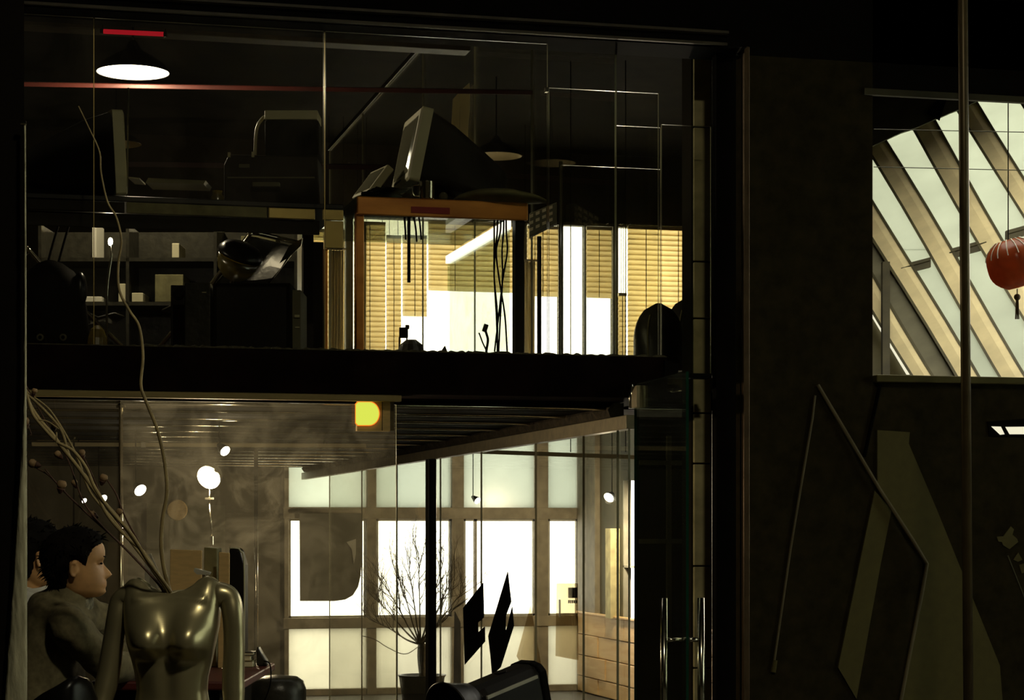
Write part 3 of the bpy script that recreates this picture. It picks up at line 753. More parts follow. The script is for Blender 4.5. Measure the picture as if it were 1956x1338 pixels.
# small things standing under the desk against the bright window
p = P(775, 680, 10.6); p.z = ZS+.001; hz = ZY(622, 10.6)
tr = thing('tripod_gadget', 'small dark device on a thin two legged stand under the copper desk', 'device', p)
MB().obox(P(771, 636, 10.6), RGT*.022, FWD*.02, UP*.026).build('body', 'crtshell', tr, bevel=.004)
MB().obox(P(778, 625, 10.6), RGT*.010, FWD*.012, UP*.01).build('viewfinder', 'crtshell', tr, bevel=.003)
MB().tube([P(763, 644, 10.6), Vector((*P(762, 644, 10.6).xy, ZS+.001))], .004, 6).build('leg', 'crtshell', tr)
MB().tube([P(777, 644, 10.6), Vector((*P(778, 644, 10.6).xy, ZS+.001))], .004, 6).build('leg', 'crtshell', tr)
m = MB(); random.seed(8); bp = P(785, 668, 10.5); zl = ZS+.001
rings = []
for k, (rad, h) in enumerate(((.06, 0), (.07, .04), (.066, .09), (.05, .13), (.025, .155))):
    rings.append([Vector((bp.x, bp.y, zl+h))+RGT*rad*1.1*math.cos(a*math.pi/7)*random.uniform(.85, 1.1)+FWD*rad*math.sin(a*math.pi/7) for a in range(14)])
solo('cloth_heap', 'dark crumpled heap under the copper desk below the small device', 'heap', m.loft(rings), 'leather')
p = P(849, 672, 10.4)
solo('folded_card', 'small dark folded card on the floor under the copper desk', 'card', MB().prism([Vector((*P(838, 670, 10.4).xy, ZS+.075)), Vector((*P(850, 670, 10.4).xy, ZS+.12)), Vector((*P(857, 670, 10.4).xy, ZS+.075))], FWD*.05).box((P(840, 670, 10.4).x, P(840, 670, 10.4).y, ZS+.001), (P(855, 670, 10.4).x, P(840, 670, 10.4).y+.06, ZS+.075)), 'leather')
ad = thing('power_adapter', 'dark power adapter with cables hanging under the desk', 'adapter', P(928, 660, 10.2))
MB().obox(P(927, 627, 10.2), (RGT*.9-UP*.3)*.012, FWD*.012, (UP*.9+RGT*.3)*.02).build('plug_body', 'leather', ad, bevel=.003)
MB().tube(crom([P(928, 634, 10.2), P(932, 650, 10.2), P(929, 672, 10.2), Vector((*P(929, 672, 10.2).xy, ZS+.002))], 6), .006, 6).build('cord', 'black', ad, smooth=True)
MB().tube(crom([P(915, 636, 10.2), P(922, 655, 10.2), P(929, 670, 10.2)], 6), .0035, 6).build('cord', 'black', ad, smooth=True)

# folded paper sheets taped on the upper partition
def psheet(pts, label, mat='paper', lift=.004):
    m = MB(); q = [onX(a, b, XP-lift) for a, b in pts]
    m.prism(q, (-.003, 0, 0)); return solo('paper_sheet', label, 'paper', m, mat)
ps = thing('folded_poster', 'tall folded pale paper taped to the upper glass partition', 'paper', onX(880, 288, XP-.004))
for pts in ([(866, 190), (880, 174), (877, 268), (875, 284), (861, 280)], [(881, 173), (897, 159), (898, 205), (894, 250), (895, 272), (879, 288), (879, 262)]):
    m = MB(); m.prism([onX(a, b, XP-.006) for a, b in pts], (-.004, 0, 0)); m.build('paper_half', 'backlitpaper', ps)
psheet([(813, 250), (828, 235), (829, 267), (814, 261)], 'small pale note taped to the upper partition behind the monitor', 'backlitpaper')

# ================================================================ PENDANT LAMP, ADDED REFLECTIONS, PIPES
def pendant(px, py, wpx, dia, label, lit, stem_top=5.3):
    d = dia*F/wpx; c = P(px, py, d)
    t = thing('pendant_or_reflection', label, 'lamp', c)
    R = dia/2
    MB().lathe(c, [(R, 0), (R*1.01, .006), (R*.86, .045), (R*.55, .085), (R*.22, .12), (R*.12, .16), (.012, .17)], 40).build('shade', 'blackplastic', t, smooth=True)
    MB().lathe(c, [(R*.985, .002), (R*.84, .040), (R*.53, .078), (R*.2, .112), (.002, .113)], 40).build('reflector', 'lampdisc' if lit else 'cream', t, smooth=True)
    MB().tube([c+UP*.165, Vector((c.x, c.y, stem_top))], .006, 8).build('cord', 'black', t)
    MB().ell(c+UP*.07, RGT*.03, FWD*.03, UP*.04, 14, 8).build('bulb', 'lampdisc' if lit else 'cream', t, smooth=True)
    if lit:
        l = bpy.data.lights.new('pendant_light', 'POINT'); l.energy = 40; l.color = (1, .86, .58); l.shadow_soft_size = .06
        lo = link(bpy.data.objects.new('pendant_light', l)); lo.parent = t; lo.location = (0, 0, -.03)
    return t
pendant(254, 139, 138, .38, 'lit round pendant lamp above the mezzanine desk', True)
pendant(222, 276, 96, .42, 'unlit lamp shape added for a reflection, half hidden behind the left monitor', False)  # added shade standing in for the lit lamp's reflection
pendant(948, 299, 98, .42, 'unlit lamp shape added for a pale reflection past the big monitor', False)  # added shade standing in for a pale disc reflection
rn = thing('red_reflection', 'glowing red bar added as the red strip reflection above the pendant lamp', 'reflection', P(255, 64, 10.4))  # stands in for the red desk strip's reflection, no tube light
MB().tube([P(197, 60, 10.4), P(314, 65.5, 10.4)], .0115, 12).build('tube', 'redglow', rn, smooth=True)
MB().tube([P(192, 59.6, 10.4), P(198, 60, 10.4)], .014, 10).build('cap', 'blackplastic', rn)  # end of the added reflection bar
MB().tube([P(313, 65.4, 10.4), P(319, 65.8, 10.4)], .014, 10).build('cap', 'blackplastic', rn)  # end of the added reflection bar
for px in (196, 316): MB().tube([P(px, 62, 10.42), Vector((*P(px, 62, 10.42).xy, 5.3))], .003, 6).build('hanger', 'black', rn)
solo('steel_beam', 'dark red steel beam crossing the mezzanine under the lamp', 'beam', MB().prism([P(-108, 154.2, 11.21), P(-108, 163.2, 11.21), P(-108, 162.2, 11.31), P(-108, 153.2, 11.31)], P(1018, 172.8, 11.435)-P(-108, 154.2, 11.21)), 'beamred', bevel=.004)
solo('steel_beam', 'second dark red beam, deeper over the printer', 'beam', MB().prism([P(-84, 304.4, 14.94), P(-84, 314.4, 14.94), P(-84, 313.4, 15.04), P(-84, 303.4, 15.04)], P(742, 315.4, 15.34)-P(-84, 304.4, 14.94)), 'beamred')
solo('steel_beam', 'brown ceiling beam high in the mezzanine', 'beam', MB().box((-.24, 12.6, 4.55), (XP-.02, 12.75, 4.80)), 'flange', bevel=.006)
solo('chrome_pole', 'thin grey rod standing on the mezzanine desk behind the left monitor', 'pole', MB().tube([Vector((*P(243, 372, 10.0).xy, fz(300, 377, 9.52)+.001)), P(245, 168, 10.0)], .004, 8), 'greyboard', smooth=True)

# ================================================================ LONG DESK at the left of the mezzanine
YL2 = 9.52
zq = fz(300, 377, YL2)
x0, x1 = -.20, fx(656, YL2)
ld = thing('long_desk', 'long dark desk with brass front panels along the glass front', 'desk', ((x0+x1)/2, YL2+.4, ZS))
MB().box((x0, YL2, zq-.025), (x1, YL2+.8, zq)).build('desk_top', 'blackgloss', ld, bevel=.004)
zf = fz(400, 412, YL2)
cuts = [x0, fx(240, YL2), fx(512, YL2), fx(604, YL2)]
for i, (a, b) in enumerate(zip(cuts, cuts[1:])):
    MB().box((a+.004, YL2+.006, zf), (b-.004, YL2+.024, zq-.026)).build('front_panel', ['crtshell', 'cushion', 'brass'][i], ld, bevel=.003)
MB().box((fx(617, YL2), YL2+.002, zf), (x1, YL2+.024, zq-.026)).build('front_panel', 'brass', ld, bevel=.003)
MB().box((x0, YL2+.03, fz(300, 436, YL2)), (fx(612, YL2), YL2+.05, zf-.002)).build('lower_apron', 'crtshell', ld)
MB().box((fx(621, YL2), YL2+.004, fz(636, 474, YL2)), (x1, YL2+.03, zf-.003)).build('end_plate', 'brass', ld, bevel=.003)
MB().box((fx(622, YL2), YL2+.03, ZS+.001), (fx(628, YL2), YL2+.08, fz(636, 474, YL2))).build('leg', 'copper', ld)
MB().box((x0+.25, YL2+.06, ZS+.001), (x0+.31, YL2+.12, zq-.026)).build('leg', 'crtshell', ld)
MB().box((x0+.25, YL2+.7, ZS+.001), (x0+.31, YL2+.76, zq-.026)).build('leg', 'crtshell', ld)
MB().box((fx(622, YL2), YL2+.7, ZS+.001), (fx(622, YL2)+.05, YL2+.76, zq-.026)).build('leg', 'crtshell', ld)
# left monitor seen from behind, turned to the right
p = P(150, 380, 9.9); p.z = zq+.001
crt(p, RGT*.9+FWD*.42, (.42, .40, .48), 'big black monitor on the long desk seen from behind', tilt=.05, lip='bezel', dark='black')
# desk tray with bright edges
p = P(322, 372, 9.85); p.z = zq+.001
sc_ = thing('flat_scanner', 'flat dark scanner with a thin pale lid on the long desk', 'scanner', p)
MB().cbox(LX(262, 9.85), LX(398, 9.85), 9.72, 9.98, zq+.001, zq+.038).build('body', 'leather', sc_, bevel=.008)
a, b = P(283, 339, 9.85), P(392, 344, 9.85)
MB().prism([P(283, 340, 9.80), P(393, 345, 9.80), P(389, 352, 9.82), P(278, 349, 9.82)], FWD*.2).build('lid', 'bezel', sc_)
MB().obox(P(262, 346, 9.8), (RGT*.98-UP*.1)*.026, FWD*.08, UP*.004).build('open_flap', 'bezel', sc_)
# printer
p = P(525, 372, 9.95); p.z = zq+.001
pr = thing('desktop_printer', 'boxy dark printer on the long desk', 'printer', p)
d = 9.95
m = MB(); m.prism([W(LX(433, d), 9.85, zq+.002), W(LX(433, d), 9.85, ZY(322, d)), W(LX(442, d), 9.85, ZY(302, d)), W(LX(610, d), 9.85, ZY(306, d)), W(LX(616, d), 9.85, zq+.002)], FWD*.26)
m.build('body', 'crtshell', pr, bevel=.008)
MB().cbox(LX(462, d), LX(482, d), 9.843, 9.85, ZY(328, d), ZY(321, d)).build('name_plate', 'greyboard', pr)
MB().cbox(LX(490, d), LX(540, d), 9.80, 9.85, ZY(366, d), ZY(358, d)).build('paper_tray', 'greyboard', pr)
MB().cbox(LX(440, d), LX(605, d), 9.845, 9.85, ZY(348, d), ZY(345, d)).build('seam', 'greyboard', pr)
MB().cbox(LX(441, d), LX(446, d), 9.84, 9.86, ZY(308, d), ZY(299, d)).build('hinge', 'bezel', pr)
MB().cbox(LX(486, d), LX(491, d), 9.84, 9.86, ZY(308, d), ZY(298, d)).build('hinge', 'bezel', pr)
p = P(563, 306, 10.05)
mo = thing('boxy_monitor', 'black monitor with a beige top panel standing on the printer', 'monitor', p)
d = 10.0
MB().cbox(LX(512, d), LX(614, d), 9.86, 10.09, ZY(305.5, d), ZY(240, d)).build('body', 'black', mo, bevel=.01)
MB().cbox(LX(512, d), LX(612, d), 9.855, 10.05, ZY(239.5, d), ZY(222, d)).build('top_panel', 'bezel', mo, bevel=.004)
MB().tube(crom([P(515, 218, 9.95), P(500, 228, 9.95), P(490, 250, 9.95), P(487, 300, 9.95)], 6), .008, 8).build('side_cable', 'bezel', mo, smooth=True)
MB().tube(crom([P(515, 221.5, 9.95), P(524, 214, 9.95), P(531, 221, 9.95)], 6), .005, 8).build('handle', 'bezel', mo, smooth=True)
p = P(415, 375, 9.8); p.z = zq+.001
solo('glass_jar', 'small olive jar beside the printer', 'jar', MB().lathe(p, [(.0, 0), (.03, 0), (.032, .06), (.022, .075), (.024, .09), (.018, .09), (.016, .012), (0, .01)], 20), 'bowl', smooth=True)

# ---- under the long desk: chairs with chrome frames, bags, boxes
def chrome_chair(loc, s, rot, label):
    t = thing('chrome_chair', label, 'chair', loc)
    u = RGT*math.cos(rot)+FWD*math.sin(rot); v = UP.cross(u); L = Vector(loc)+UP*.012*s
    def q(x, y, z): return L+u*x*s+v*y*s+UP*z*s
    for y in (-.24, .24):
        MB().tube(crom([q(-.30, y, .0), q(-.05, y, .02), q(.28, y, .03), q(.30, y, .10), q(.05, y, .34), q(-.22, y, .62), q(-.33, y, .74)], 6), .013*s, 8).build('side_frame', 'chrome', t, smooth=True)
    MB().tube([q(-.33, -.24, .74), q(-.33, .24, .74)], .013*s, 8).build('top_bar', 'chrome', t, smooth=True)
    MB().tube([q(-.30, -.24, .012), q(-.30, .24, .012)], .012*s, 8).build('foot_bar', 'chrome', t, smooth=True)
    MB().loft([[q(x, -.22, z), q(x, .22, z), q(x, .22, z+.012), q(x, -.22, z+.012)] for x, z in ((-.31, .71), (-.23, .60), (-.10, .48), (.03, .36), (.10, .33), (.20, .36), (.26, .34))]).build('sling_seat', 'leather', t, smooth=True)
    return t
def onfloor(px, d): v = P(px, HY, d); v.z = ZS+.001; return v
chrome_chair(onfloor(428, 10.90), .94, 2.7, 'chrome framed sling chair under the long desk behind the black box')
chrome_chair(onfloor(146, 10.90), .84, .35, 'chrome framed sling chair under the long desk near the bags')
# yellowish glass bowl lampshade
p = P(455, 497, 10.28)
bw = thing('glass_bowl_lamp', 'yellow glass bowl shade on a stem under the long desk', 'lamp', onfloor(455, 10.28))
ax = (UP*.85+RGT*.35-FWD*.35).normalized()
MB().lathe(p-ax*.02, [(.004, -.085), (.05, -.075), (.085, -.04), (.10, .0), (.104, .035), (.10, .034), (.094, 0), (.08, -.035), (.04, -.068), (.004, -.078)], 32, ax).build('bowl', 'bowl', bw, smooth=True)
MB().lathe(p+ax*.02, [(.103, .0), (.115, .004), (.112, .022), (.09, .05), (.05, .066), (.004, .07)], 32, ax).build('cap', 'blackgloss', bw, smooth=True)
MB().tube([p-ax*.10, Vector((*(p-ax*.1).xy, ZS+.02))], .010, 8).build('stem', 'chrome', bw, smooth=True)
MB().lathe(Vector((*(p-ax*.1).xy, ZS+.001)), [(.07, 0), (.07, .012), (.012, .02)], 24, cap=True).build('foot', 'chrome', bw)
# black box, tower computer
d = 9.75
bb = thing('black_box', 'large plain black speaker box on the mezzanine floor', 'speaker', W(LX(480, d), d+.2, ZS+.001))
MB().cbox(LX(406, d), LX(555, d), d, d+.4, ZS+.001, ZY(541, d)).build('cabinet', 'black', bb, bevel=.006)
MB().cbox(LX(414, d), LX(547, d), d-.006, d, ZS+.03, ZY(549, d)).build('grille', 'blackplastic', bb)
for px in (558, 566):
    pass
MB().cbox(LX(556.5, d), LX(572, d), d+.05, d+.35, ZS+.001, ZY(552, d)).build('side_board', 'greyboard', bb)
MB().cbox(LX(561, d), LX(570, d), d+.04, d+.05, ZY(605, d), ZY(600, d)).build('latch', 'bezel', bb)
MB().cbox(LX(562, d), LX(570, d), d+.04, d+.05, ZY(625, d), ZY(623, d)).build('latch', 'bezel', bb)
d = 9.8
pc_ = thing('tower_computer', 'dark tower computer open at the side with glowing wiring', 'computer', W(LX(370, d), d+.2, ZS+.001))
MB().cbox(LX(352, d), LX(402, d), d, d+.4, ZS+.001, ZY(540, d)).build('case', 'leather', pc_, bevel=.006)
MB().cbox(LX(330, d), LX(351, d), d+.2, d+.21, ZS+.03, ZY(586, d)).build('lit_panel', 'tan', pc_)
for k in range(4): MB().tube(crom([P(333+4*k, 590, d+.18), P(336+3.4*k, 615, d+.17), P(333+4.2*k, 640, d+.18), P(335+4*k, 662, d+.18)], 5), .003, 6).build('wire', 'copper', pc_, smooth=True)
MB().cbox(LX(326, d), LX(330, d), d, d+.4, ZS+.001, ZY(545, d)).build('side_frame', 'blackplastic', pc_, bevel=.003)
MB().cbox(LX(326, d), LX(352, d), d, d+.4, ZY(583, d), ZY(545, d)).build('drive_bay', 'blackplastic', pc_, bevel=.003)
MB().lathe(P(343, 560, d-.001), [(.028, 0), (.028, .012), (.02, .016), (.002, .016)], 20, -FWD).build('fan', 'black', pc_)
MB().cbox(LX(386, d), LX(394, d), d-.004, d, ZY(560, d), ZY(558, d)).build('label_plate', 'bezel', pc_)
# black coat over a chair, bags
d = 9.8
m = MB(); rings = []
prof = [(0, .145, .12), (.1, .15, .13), (.25, .145, .13), (.36, .13, .12), (.42, .105, .10), (.455, .06, .06), (.47, .02, .02)]
c0 = W(LX(98, d), d+.05, ZS+.001)
for h, a_, b_ in prof:
    rings.append([c0+UP*h+RGT*(a_*math.cos(k*math.pi/12)*(1+.08*noise.noise((h*6, k*.5, 0)))+.02*math.sin(h*9))+FWD*b_*math.sin(k*math.pi/12) for k in range(24)])
bag = thing('black_backpack', 'bulky black bag on the floor by the black wall end', 'bag', c0)
MB().loft(rings).build('body', 'black', bag, smooth=True)
for dx in (-.03, .02): MB().tube(crom([c0+UP*.45+RGT*dx, c0+UP*.56+RGT*(dx+.03), c0+UP*.66+RGT*(dx+.06)], 5), .006, 6).build('strap', 'black', bag, smooth=True)
for px in (77, 121):
    q = P(px, 645, d-.09)
    MB().lathe(q, [(.011, 0), (.017, .002), (.017, .008), (.009, .008)], 18, -FWD).build('eyelet', 'greyboard', bag, smooth=True)
MB().ell(c0+RGT*.128+UP*.33-FWD*.02, RGT*.035, FWD*.04, UP*.085, 14, 8).build('side_pouch', 'blackgloss', bag, smooth=True)
d = 9.9
m = MB(); rings = []
c0 = W(LX(194, d), d-.1, ZS+.001)
for h, a_ in ((0, .045), (.05, .05), (.10, .045), (.14, .03), (.16, .010)):
    rings.append([c0+UP*h+RGT*a_*math.cos(k*math.pi/8)*(1+.2*noise.noise((h*9, k, 2)))+FWD*a_*math.sin(k*math.pi/8) for k in range(16)])
solo('plastic_sack', 'crinkled olive plastic sack between bag and chrome chair', 'sack', m.loft(rings), 'bowl')
# cream boxes on a low back shelf, lit by the lamp
sh = thing('low_shelf', 'low dark shelf unit behind the chrome chairs', 'shelf', W(LX(300, 11.2), 11.51, ZS+.001))
for zz in (.16, .42, .66): MB().cbox(LX(60, 11.2), LX(560, 11.2), 11.36, 11.66, ZS+zz, ZS+zz+.02).build('shelf_board', 'leather', sh)
for px in (60, 230, 400, 556): MB().cbox(LX(px, 11.2), LX(px+6, 11.2), 11.36, 11.66, ZS+.001, ZS+.86).build('upright', 'leather', sh)
MB().cbox(LX(60, 11.2), LX(562, 11.2), 11.66, 11.68, ZS+.001, ZS+.86).build('back_board', 'leather', sh)
def shbox(px0, px1, h, lev, mat, lab, name='paper_box'):
    z0 = ZS+lev+.021
    solo(name, lab, 'box', MB().cbox(LX(px0, 11.2), LX(px1, 11.2), 11.38, 11.60, z0, z0+h), mat, bevel=.003)
shbox(214, 228, .10, .42, 'paper', 'cream paper box low on the shelf behind the chrome chair')
shbox(240, 262, .05, .42, 'paper', 'thin cream stack on the middle shelf board')
shbox(146, 182, .03, .42, 'whitepaper', 'white envelope stack on the middle shelf board')
shbox(285, 340, .15, .42, 'cushion', 'olive carton on the middle shelf board')
shbox(150, 190, .06, .16, 'whitepaper', 'white carton on the bottom shelf board')
shbox(452, 520, .12, .66, 'cushion', 'wide olive carton on the top shelf board')
shbox(163, 171, .19, .66, 'whitepaper', 'upright white folder on the top shelf board', 'folder')
shbox(318, 332, .08, .66, 'paper', 'small cream carton on the top shelf board')
m = MB()
m.prism([P(534, 503, 9.9), P(552, 470, 9.9), P(578, 455, 9.9), P(575, 470, 9.9), P(556, 488, 9.9)], FWD*.006)
m.tube([P(576, 456, 9.903), Vector((*P(576, 456, 9.903).xy, zq-.026))], .0015, 5)
solo('silver_foil', 'shiny torn foil sheet hanging beside the black speaker box', 'foil', m, 'chrome')
# thin desk lamp under the long desk
d = 10.0
gl = thing('gooseneck_lamp', 'bent chrome lamp arm with a small bright head near the black bag', 'lamp', onfloor(205, d))
MB().tube(crom([onfloor(205, d), P(204, 600, d), P(206, 540, d), P(213, 490, d), P(212, 466, d)], 6), .006, 8).build('arm', 'chrome', gl, smooth=True)
MB().ell(P(211, 462, d), RGT*.012, FWD*.012, UP*.020, 12, 8).build('lamp_head', 'spot', gl, smooth=True)
g_ = bpy.data.lights.new('gooseneck_light', 'POINT'); g_.energy = 1.8; g_.color = (1, .85, .58); g_.shadow_soft_size = .02
go = link(bpy.data.objects.new('gooseneck_light', g_)); go.parent = gl; go.location = P(211, 462, d)-FWD*.04-rootloc(gl)
MB().lathe(onfloor(205, d), [(.05, 0), (.05, .01), (.008, .016)], 20, cap=True).build('foot', 'blackgloss', gl)

# dark domed chair on the gallery walkway and its added double
def dome_chair_or_double(px0, px1, ytop, d, label):
    c = W((LX(px0, d)+LX(px1, d))/2, d+.22, 2.351); hw_ = (LX(px1, d)-LX(px0, d))/2; H = ZY(ytop, d)-2.351
    t = thing('dome_chair_or_double', label, 'chair', c)
    rings = []
    for k in range(11):
        a_ = k/10
        wv = hw_*math.sqrt(max(1-max(0, (a_-.45)/.55)**2, .01))
        rings.append([c+UP*(.10+(H-.10)*a_)+RGT*wv*math.cos(th)+FWD*(-.02+.22*(1-.5*a_)*(wv/hw_)*math.sin(th)) for th in [j*2*math.pi/24 for j in range(24)]])
    MB().loft(rings).build('shell', 'leather', t, smooth=True)
    MB().lathe(c, [(.12, 0), (.12, .02), (.03, .04), (.03, .11)], 20, cap=True).build('pedestal', 'chrome', t, smooth=True)
    MB().tube([rings[k][16]-FWD*.002 for k in range(1, 9)], .004, 6).build('piping', 'cushion', t)
dome_chair_or_double(1214, 1312, 572, 11.1, 'dark dome added as the doubled image in the stepped glass panes')  # added copy for the chair's doubled image in the glass
dome_chair_or_double(1271, 1384, 558, 11.5, 'dark domed chair next to the concrete pier')
# ================================================================ LOWER ROOM
# work lamp: bright bare bulb on a jointed arm, clamped on the crate
d = 10.0
L0 = P(405, 917, d)
wl = thing('work_lamp', 'glaring halogen work lamp on a thin jointed arm', 'lamp', P(400, 1046, d))
MB().ell(L0, RGT*.022, FWD*.022, UP*.030, 16, 10).build('bulb', 'bulb', wl, smooth=True)
MB().lathe(L0+UP*.028+FWD*.012, [(.058, -.045), (.052, 0), (.03, .035), (.012, .05)], 24, (UP*.45+FWD+RGT*.3)).build('reflector', 'whitepaper', wl, smooth=True)
MB().tube([P(400, 962, d), P(405, 1030, d)], .004, 8).build('arm', 'chrome', wl, smooth=True)
MB().cbox(LX(392, d), LX(408, d), d-.01, d+.01, ZY(955, d), ZY(951, d)).build('bulb_guard', 'chrome', wl)
MB().tube([P(400, 930, d), P(400, 962, d)], .003, 8).build('arm', 'chrome', wl, smooth=True)
MB().obox(P(404, 1033, d), RGT*.008, FWD*.012, UP*.022).build('clamp', 'chrome', wl, bevel=.002)
MB().tube([P(404, 1040, d), Vector((*P(404, 1040, d).xy, .014))], .007, 8).build('stand', 'blackplastic', wl, smooth=True)
MB().lathe(Vector((*P(404, 1040, d).xy, 0)), [(.13, .001), (.13, .012), (.01, .02)], 24, cap=True).build('foot', 'blackplastic', wl)
pl = bpy.data.lights.new('work_light', 'POINT'); pl.energy = 36; pl.color = (1, .80, .50); pl.shadow_soft_size = .035
plo = link(bpy.data.objects.new('work_light', pl)); plo.parent = wl; plo.location = L0-UP*.05-FWD*.03-rootloc(wl)
# second glare: lamp head higher on the same pole line
def spotlamp(px, py, d, label, ang, power=0, zc=ZC-.03, r=.028, lit=True):
    c = P(px, py, d); t = thing('spot_lamp', label, 'lamp', Vector((c.x, c.y, zc)))
    ax = (RGT*math.cos(ang)*.6-UP*.5-FWD*.6).normalized()
    MB().lathe(c, [(r, 0), (r*.9, .02), (r*.5, .06), (.01, .07)], 20, -ax).build('housing', 'blackplastic', t, smooth=True)
    MB().lathe(c, [(r*.95, .001), (r*.6, .006), (.001, .008)], 20, ax).build('lens', 'spot', t, smooth=True)
    MB().tube([c-ax*.06, c-ax*.06+UP*(zc-(c-ax*.06).z)], .004, 6).build('stem', 'black', t)
    if power:
        l = bpy.data.lights.new('spot_light', 'POINT'); l.energy = power; l.color = (1, .84, .58); l.shadow_soft_size = .03
        o = link(bpy.data.objects.new('spot_light', l)); o.parent = t; o.location = c+ax*.05-rootloc(t)
spotlamp(430, 862, 11.2, 'bright spot lamp close under the boarded ceiling', .2, 2, r=.03)
spotlamp(268, 937, 12.5, 'spot lamp glowing behind the dry branches', .4, 3, r=.04)
spotlamp(197, 953, 14.0, 'small glowing spot lamp behind the tangled branches', 0, 0, r=.03)
spotlamp(161, 957, 15.0, 'tiny glowing spot lamp deepest in the lower room', 0, 0, r=.02)
spotlamp(1163, 951, 18.6, 'spot lamp glowing beside the pale pilaster', 2.4, 140, zc=2.6, r=.05)
spotlamp(912, 957, 17.0, 'small glowing spot lamp against the frosted pane', 0, 0, zc=2.6, r=.03)
# long strip fixture under the ceiling boards
sf = thing('strip_fixture', 'long pale strip fixture under the boarded ceiling', 'light fixture', P(300, 848, 13.4))
z1 = ZC-.03
MB().prism([P(60, 845, 13.4), P(60, 853, 13.4), P(60, 852, 13.5), P(60, 844, 13.5)], P(700, 848, 13.6)-P(60, 845, 13.4)).build('housing', 'cream', sf, bevel=.004)
MB().obox(P(274, 850, 13.40), RGT*.013, FWD*.012, UP*.016).build('end_clip', 'whitepaper', sf)
for px in (150, 620): MB().tube([P(px, 848, 13.48), Vector((*P(px, 848, 13.48).xy, z1+.006))], .005, 6).build('hanger', 'black', sf)
sf = thing('strip_fixture', 'pale strip fixture crossing the tall room behind the glass door', 'light fixture', P(1150, 866, 16.5))
MB().prism([P(880, 858, 16.6), P(880, 866, 16.6), P(880, 866, 16.7), P(880, 858, 16.7)], P(1216, 870, 16.4)-P(880, 858, 16.6)).build('housing', 'cream', sf, bevel=.004)
for px in (1090, 1195): MB().tube([P(px, 864, 16.55), Vector((*P(px, 864, 16.55).xy, 5.3))], .004, 6).build('hanger', 'black', sf)
# low partition boards along the back wall of the lower room
solo('wall_board', 'dark board leaning on the back wall beside the work lamp', 'board', MB().prism([onY(280, 962, YB-.022), onY(430, 966, YB-.022), Vector((onY(430, 1200, YB-.02).x, YB-.05, .002)), Vector((onY(280, 1200, YB-.02).x, YB-.05, .002))], (0, .02, 0)), 'greyboard')
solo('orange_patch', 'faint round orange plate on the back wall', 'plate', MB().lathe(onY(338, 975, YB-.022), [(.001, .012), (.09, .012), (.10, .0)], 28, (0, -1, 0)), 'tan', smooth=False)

# counter table with dark red top, where the men lean
tz = 1.115
tb = thing('counter_table', 'tall narrow counter with a dark red top behind the mannequin', 'table', W(-1.08, 7.1, 0))
MB().cbox(-1.34, -.855, 6.62, 7.55, tz-.028, tz).build('table_top', 'tablered', tb, bevel=.006)
MB().cbox(-1.30, -.93, 6.66, 7.48, .02, tz-.029).build('cabinet', 'black', tb, bevel=.004)
MB().cbox(-1.29, -.94, 6.68, 7.46, .0, .02).build('plinth', 'blackplastic', tb)
# things on the counter
d = 7.2
def standbox(px0, px1, y0, dd, mat, lab, name, cat, depth=.1, tl=0):
    t = MB(); x0, x1 = LX(px0, dd), LX(px1, dd)
    t.prism([W(x0, dd, tz+.001), W(x1, dd, tz+.001), W(x1+tl, dd+.02, ZY(y0, dd)), W(x0+tl, dd+.02, ZY(y0-2, dd))], FWD*depth)
    return solo(name, lab, cat, t, mat, bevel=.003)
standbox(323, 384, 1052, 7.25, 'tan', 'tan cardboard sheet standing on the counter', 'cardboard_sheet', 'cardboard', .012)
standbox(416, 437, 1057, 7.25, 'tan', 'narrow tan cardboard strip standing on the counter', 'cardboard_sheet', 'cardboard', .012)
standbox(388, 413, 1048, 7.32, 'cushion', 'olive crate standing between the cardboard pieces', 'crate', 'crate', .12)
cs = thing('instrument_case', 'tall dark case with a rounded shoulder on the counter', 'case', W(LX(452, 7.3), 7.36, tz+.001))
dd = 7.42
MB().prism([W(LX(438, dd), dd, tz+.001), W(LX(466, dd), dd, tz+.001), W(LX(466, dd), dd, ZY(1080, dd)), W(LX(458, dd), dd, ZY(1052, dd)), W(LX(452, dd), dd, ZY(1048, dd)), W(LX(438, dd), dd, ZY(1048, dd))], FWD*.12).build('shell', 'blackplastic', cs, bevel=.006)
MB().tube(crom([W(LX(466.5, dd), dd-.003, tz+.02), W(LX(466.5, dd), dd-.003, ZY(1080, dd)), W(LX(459, dd), dd-.003, ZY(1053, dd)), W(LX(452, dd), dd-.003, ZY(1048, dd)), W(LX(438.5, dd), dd-.003, ZY(1047.5, dd))], 6), .003, 6).build('rim', 'edge', cs, smooth=True)
m = MB().prism([P(276, 1062, 7.1), P(288, 1058, 7.1), P(312, 1112, 7.08), P(300, 1126, 7.08), Vector((*P(296, 1140, 7.1).xy, tz+.001)), Vector((*P(278, 1140, 7.1).xy, tz+.001))], FWD*.008)
solo('grey_card', 'grey folded card propped among the branches', 'card', m, 'windowrim')
m = MB().prism([P(371, 1086, 6.9), P(400, 1094, 6.9), P(398, 1099, 6.9), P(376, 1098, 6.9), P(370, 1092, 6.9)], FWD*.05)
m.prism([Vector((*P(386, 1098, 6.92).xy, tz+.001)), Vector((*P(392, 1098, 6.92).xy, tz+.001)), P(392, 1097, 6.92), P(386, 1097, 6.92)], FWD*.02)
solo('paint_scraper', 'small pale blade on a stick behind the mannequin shoulder', 'tool', m, 'windowrim')
d = 7.3
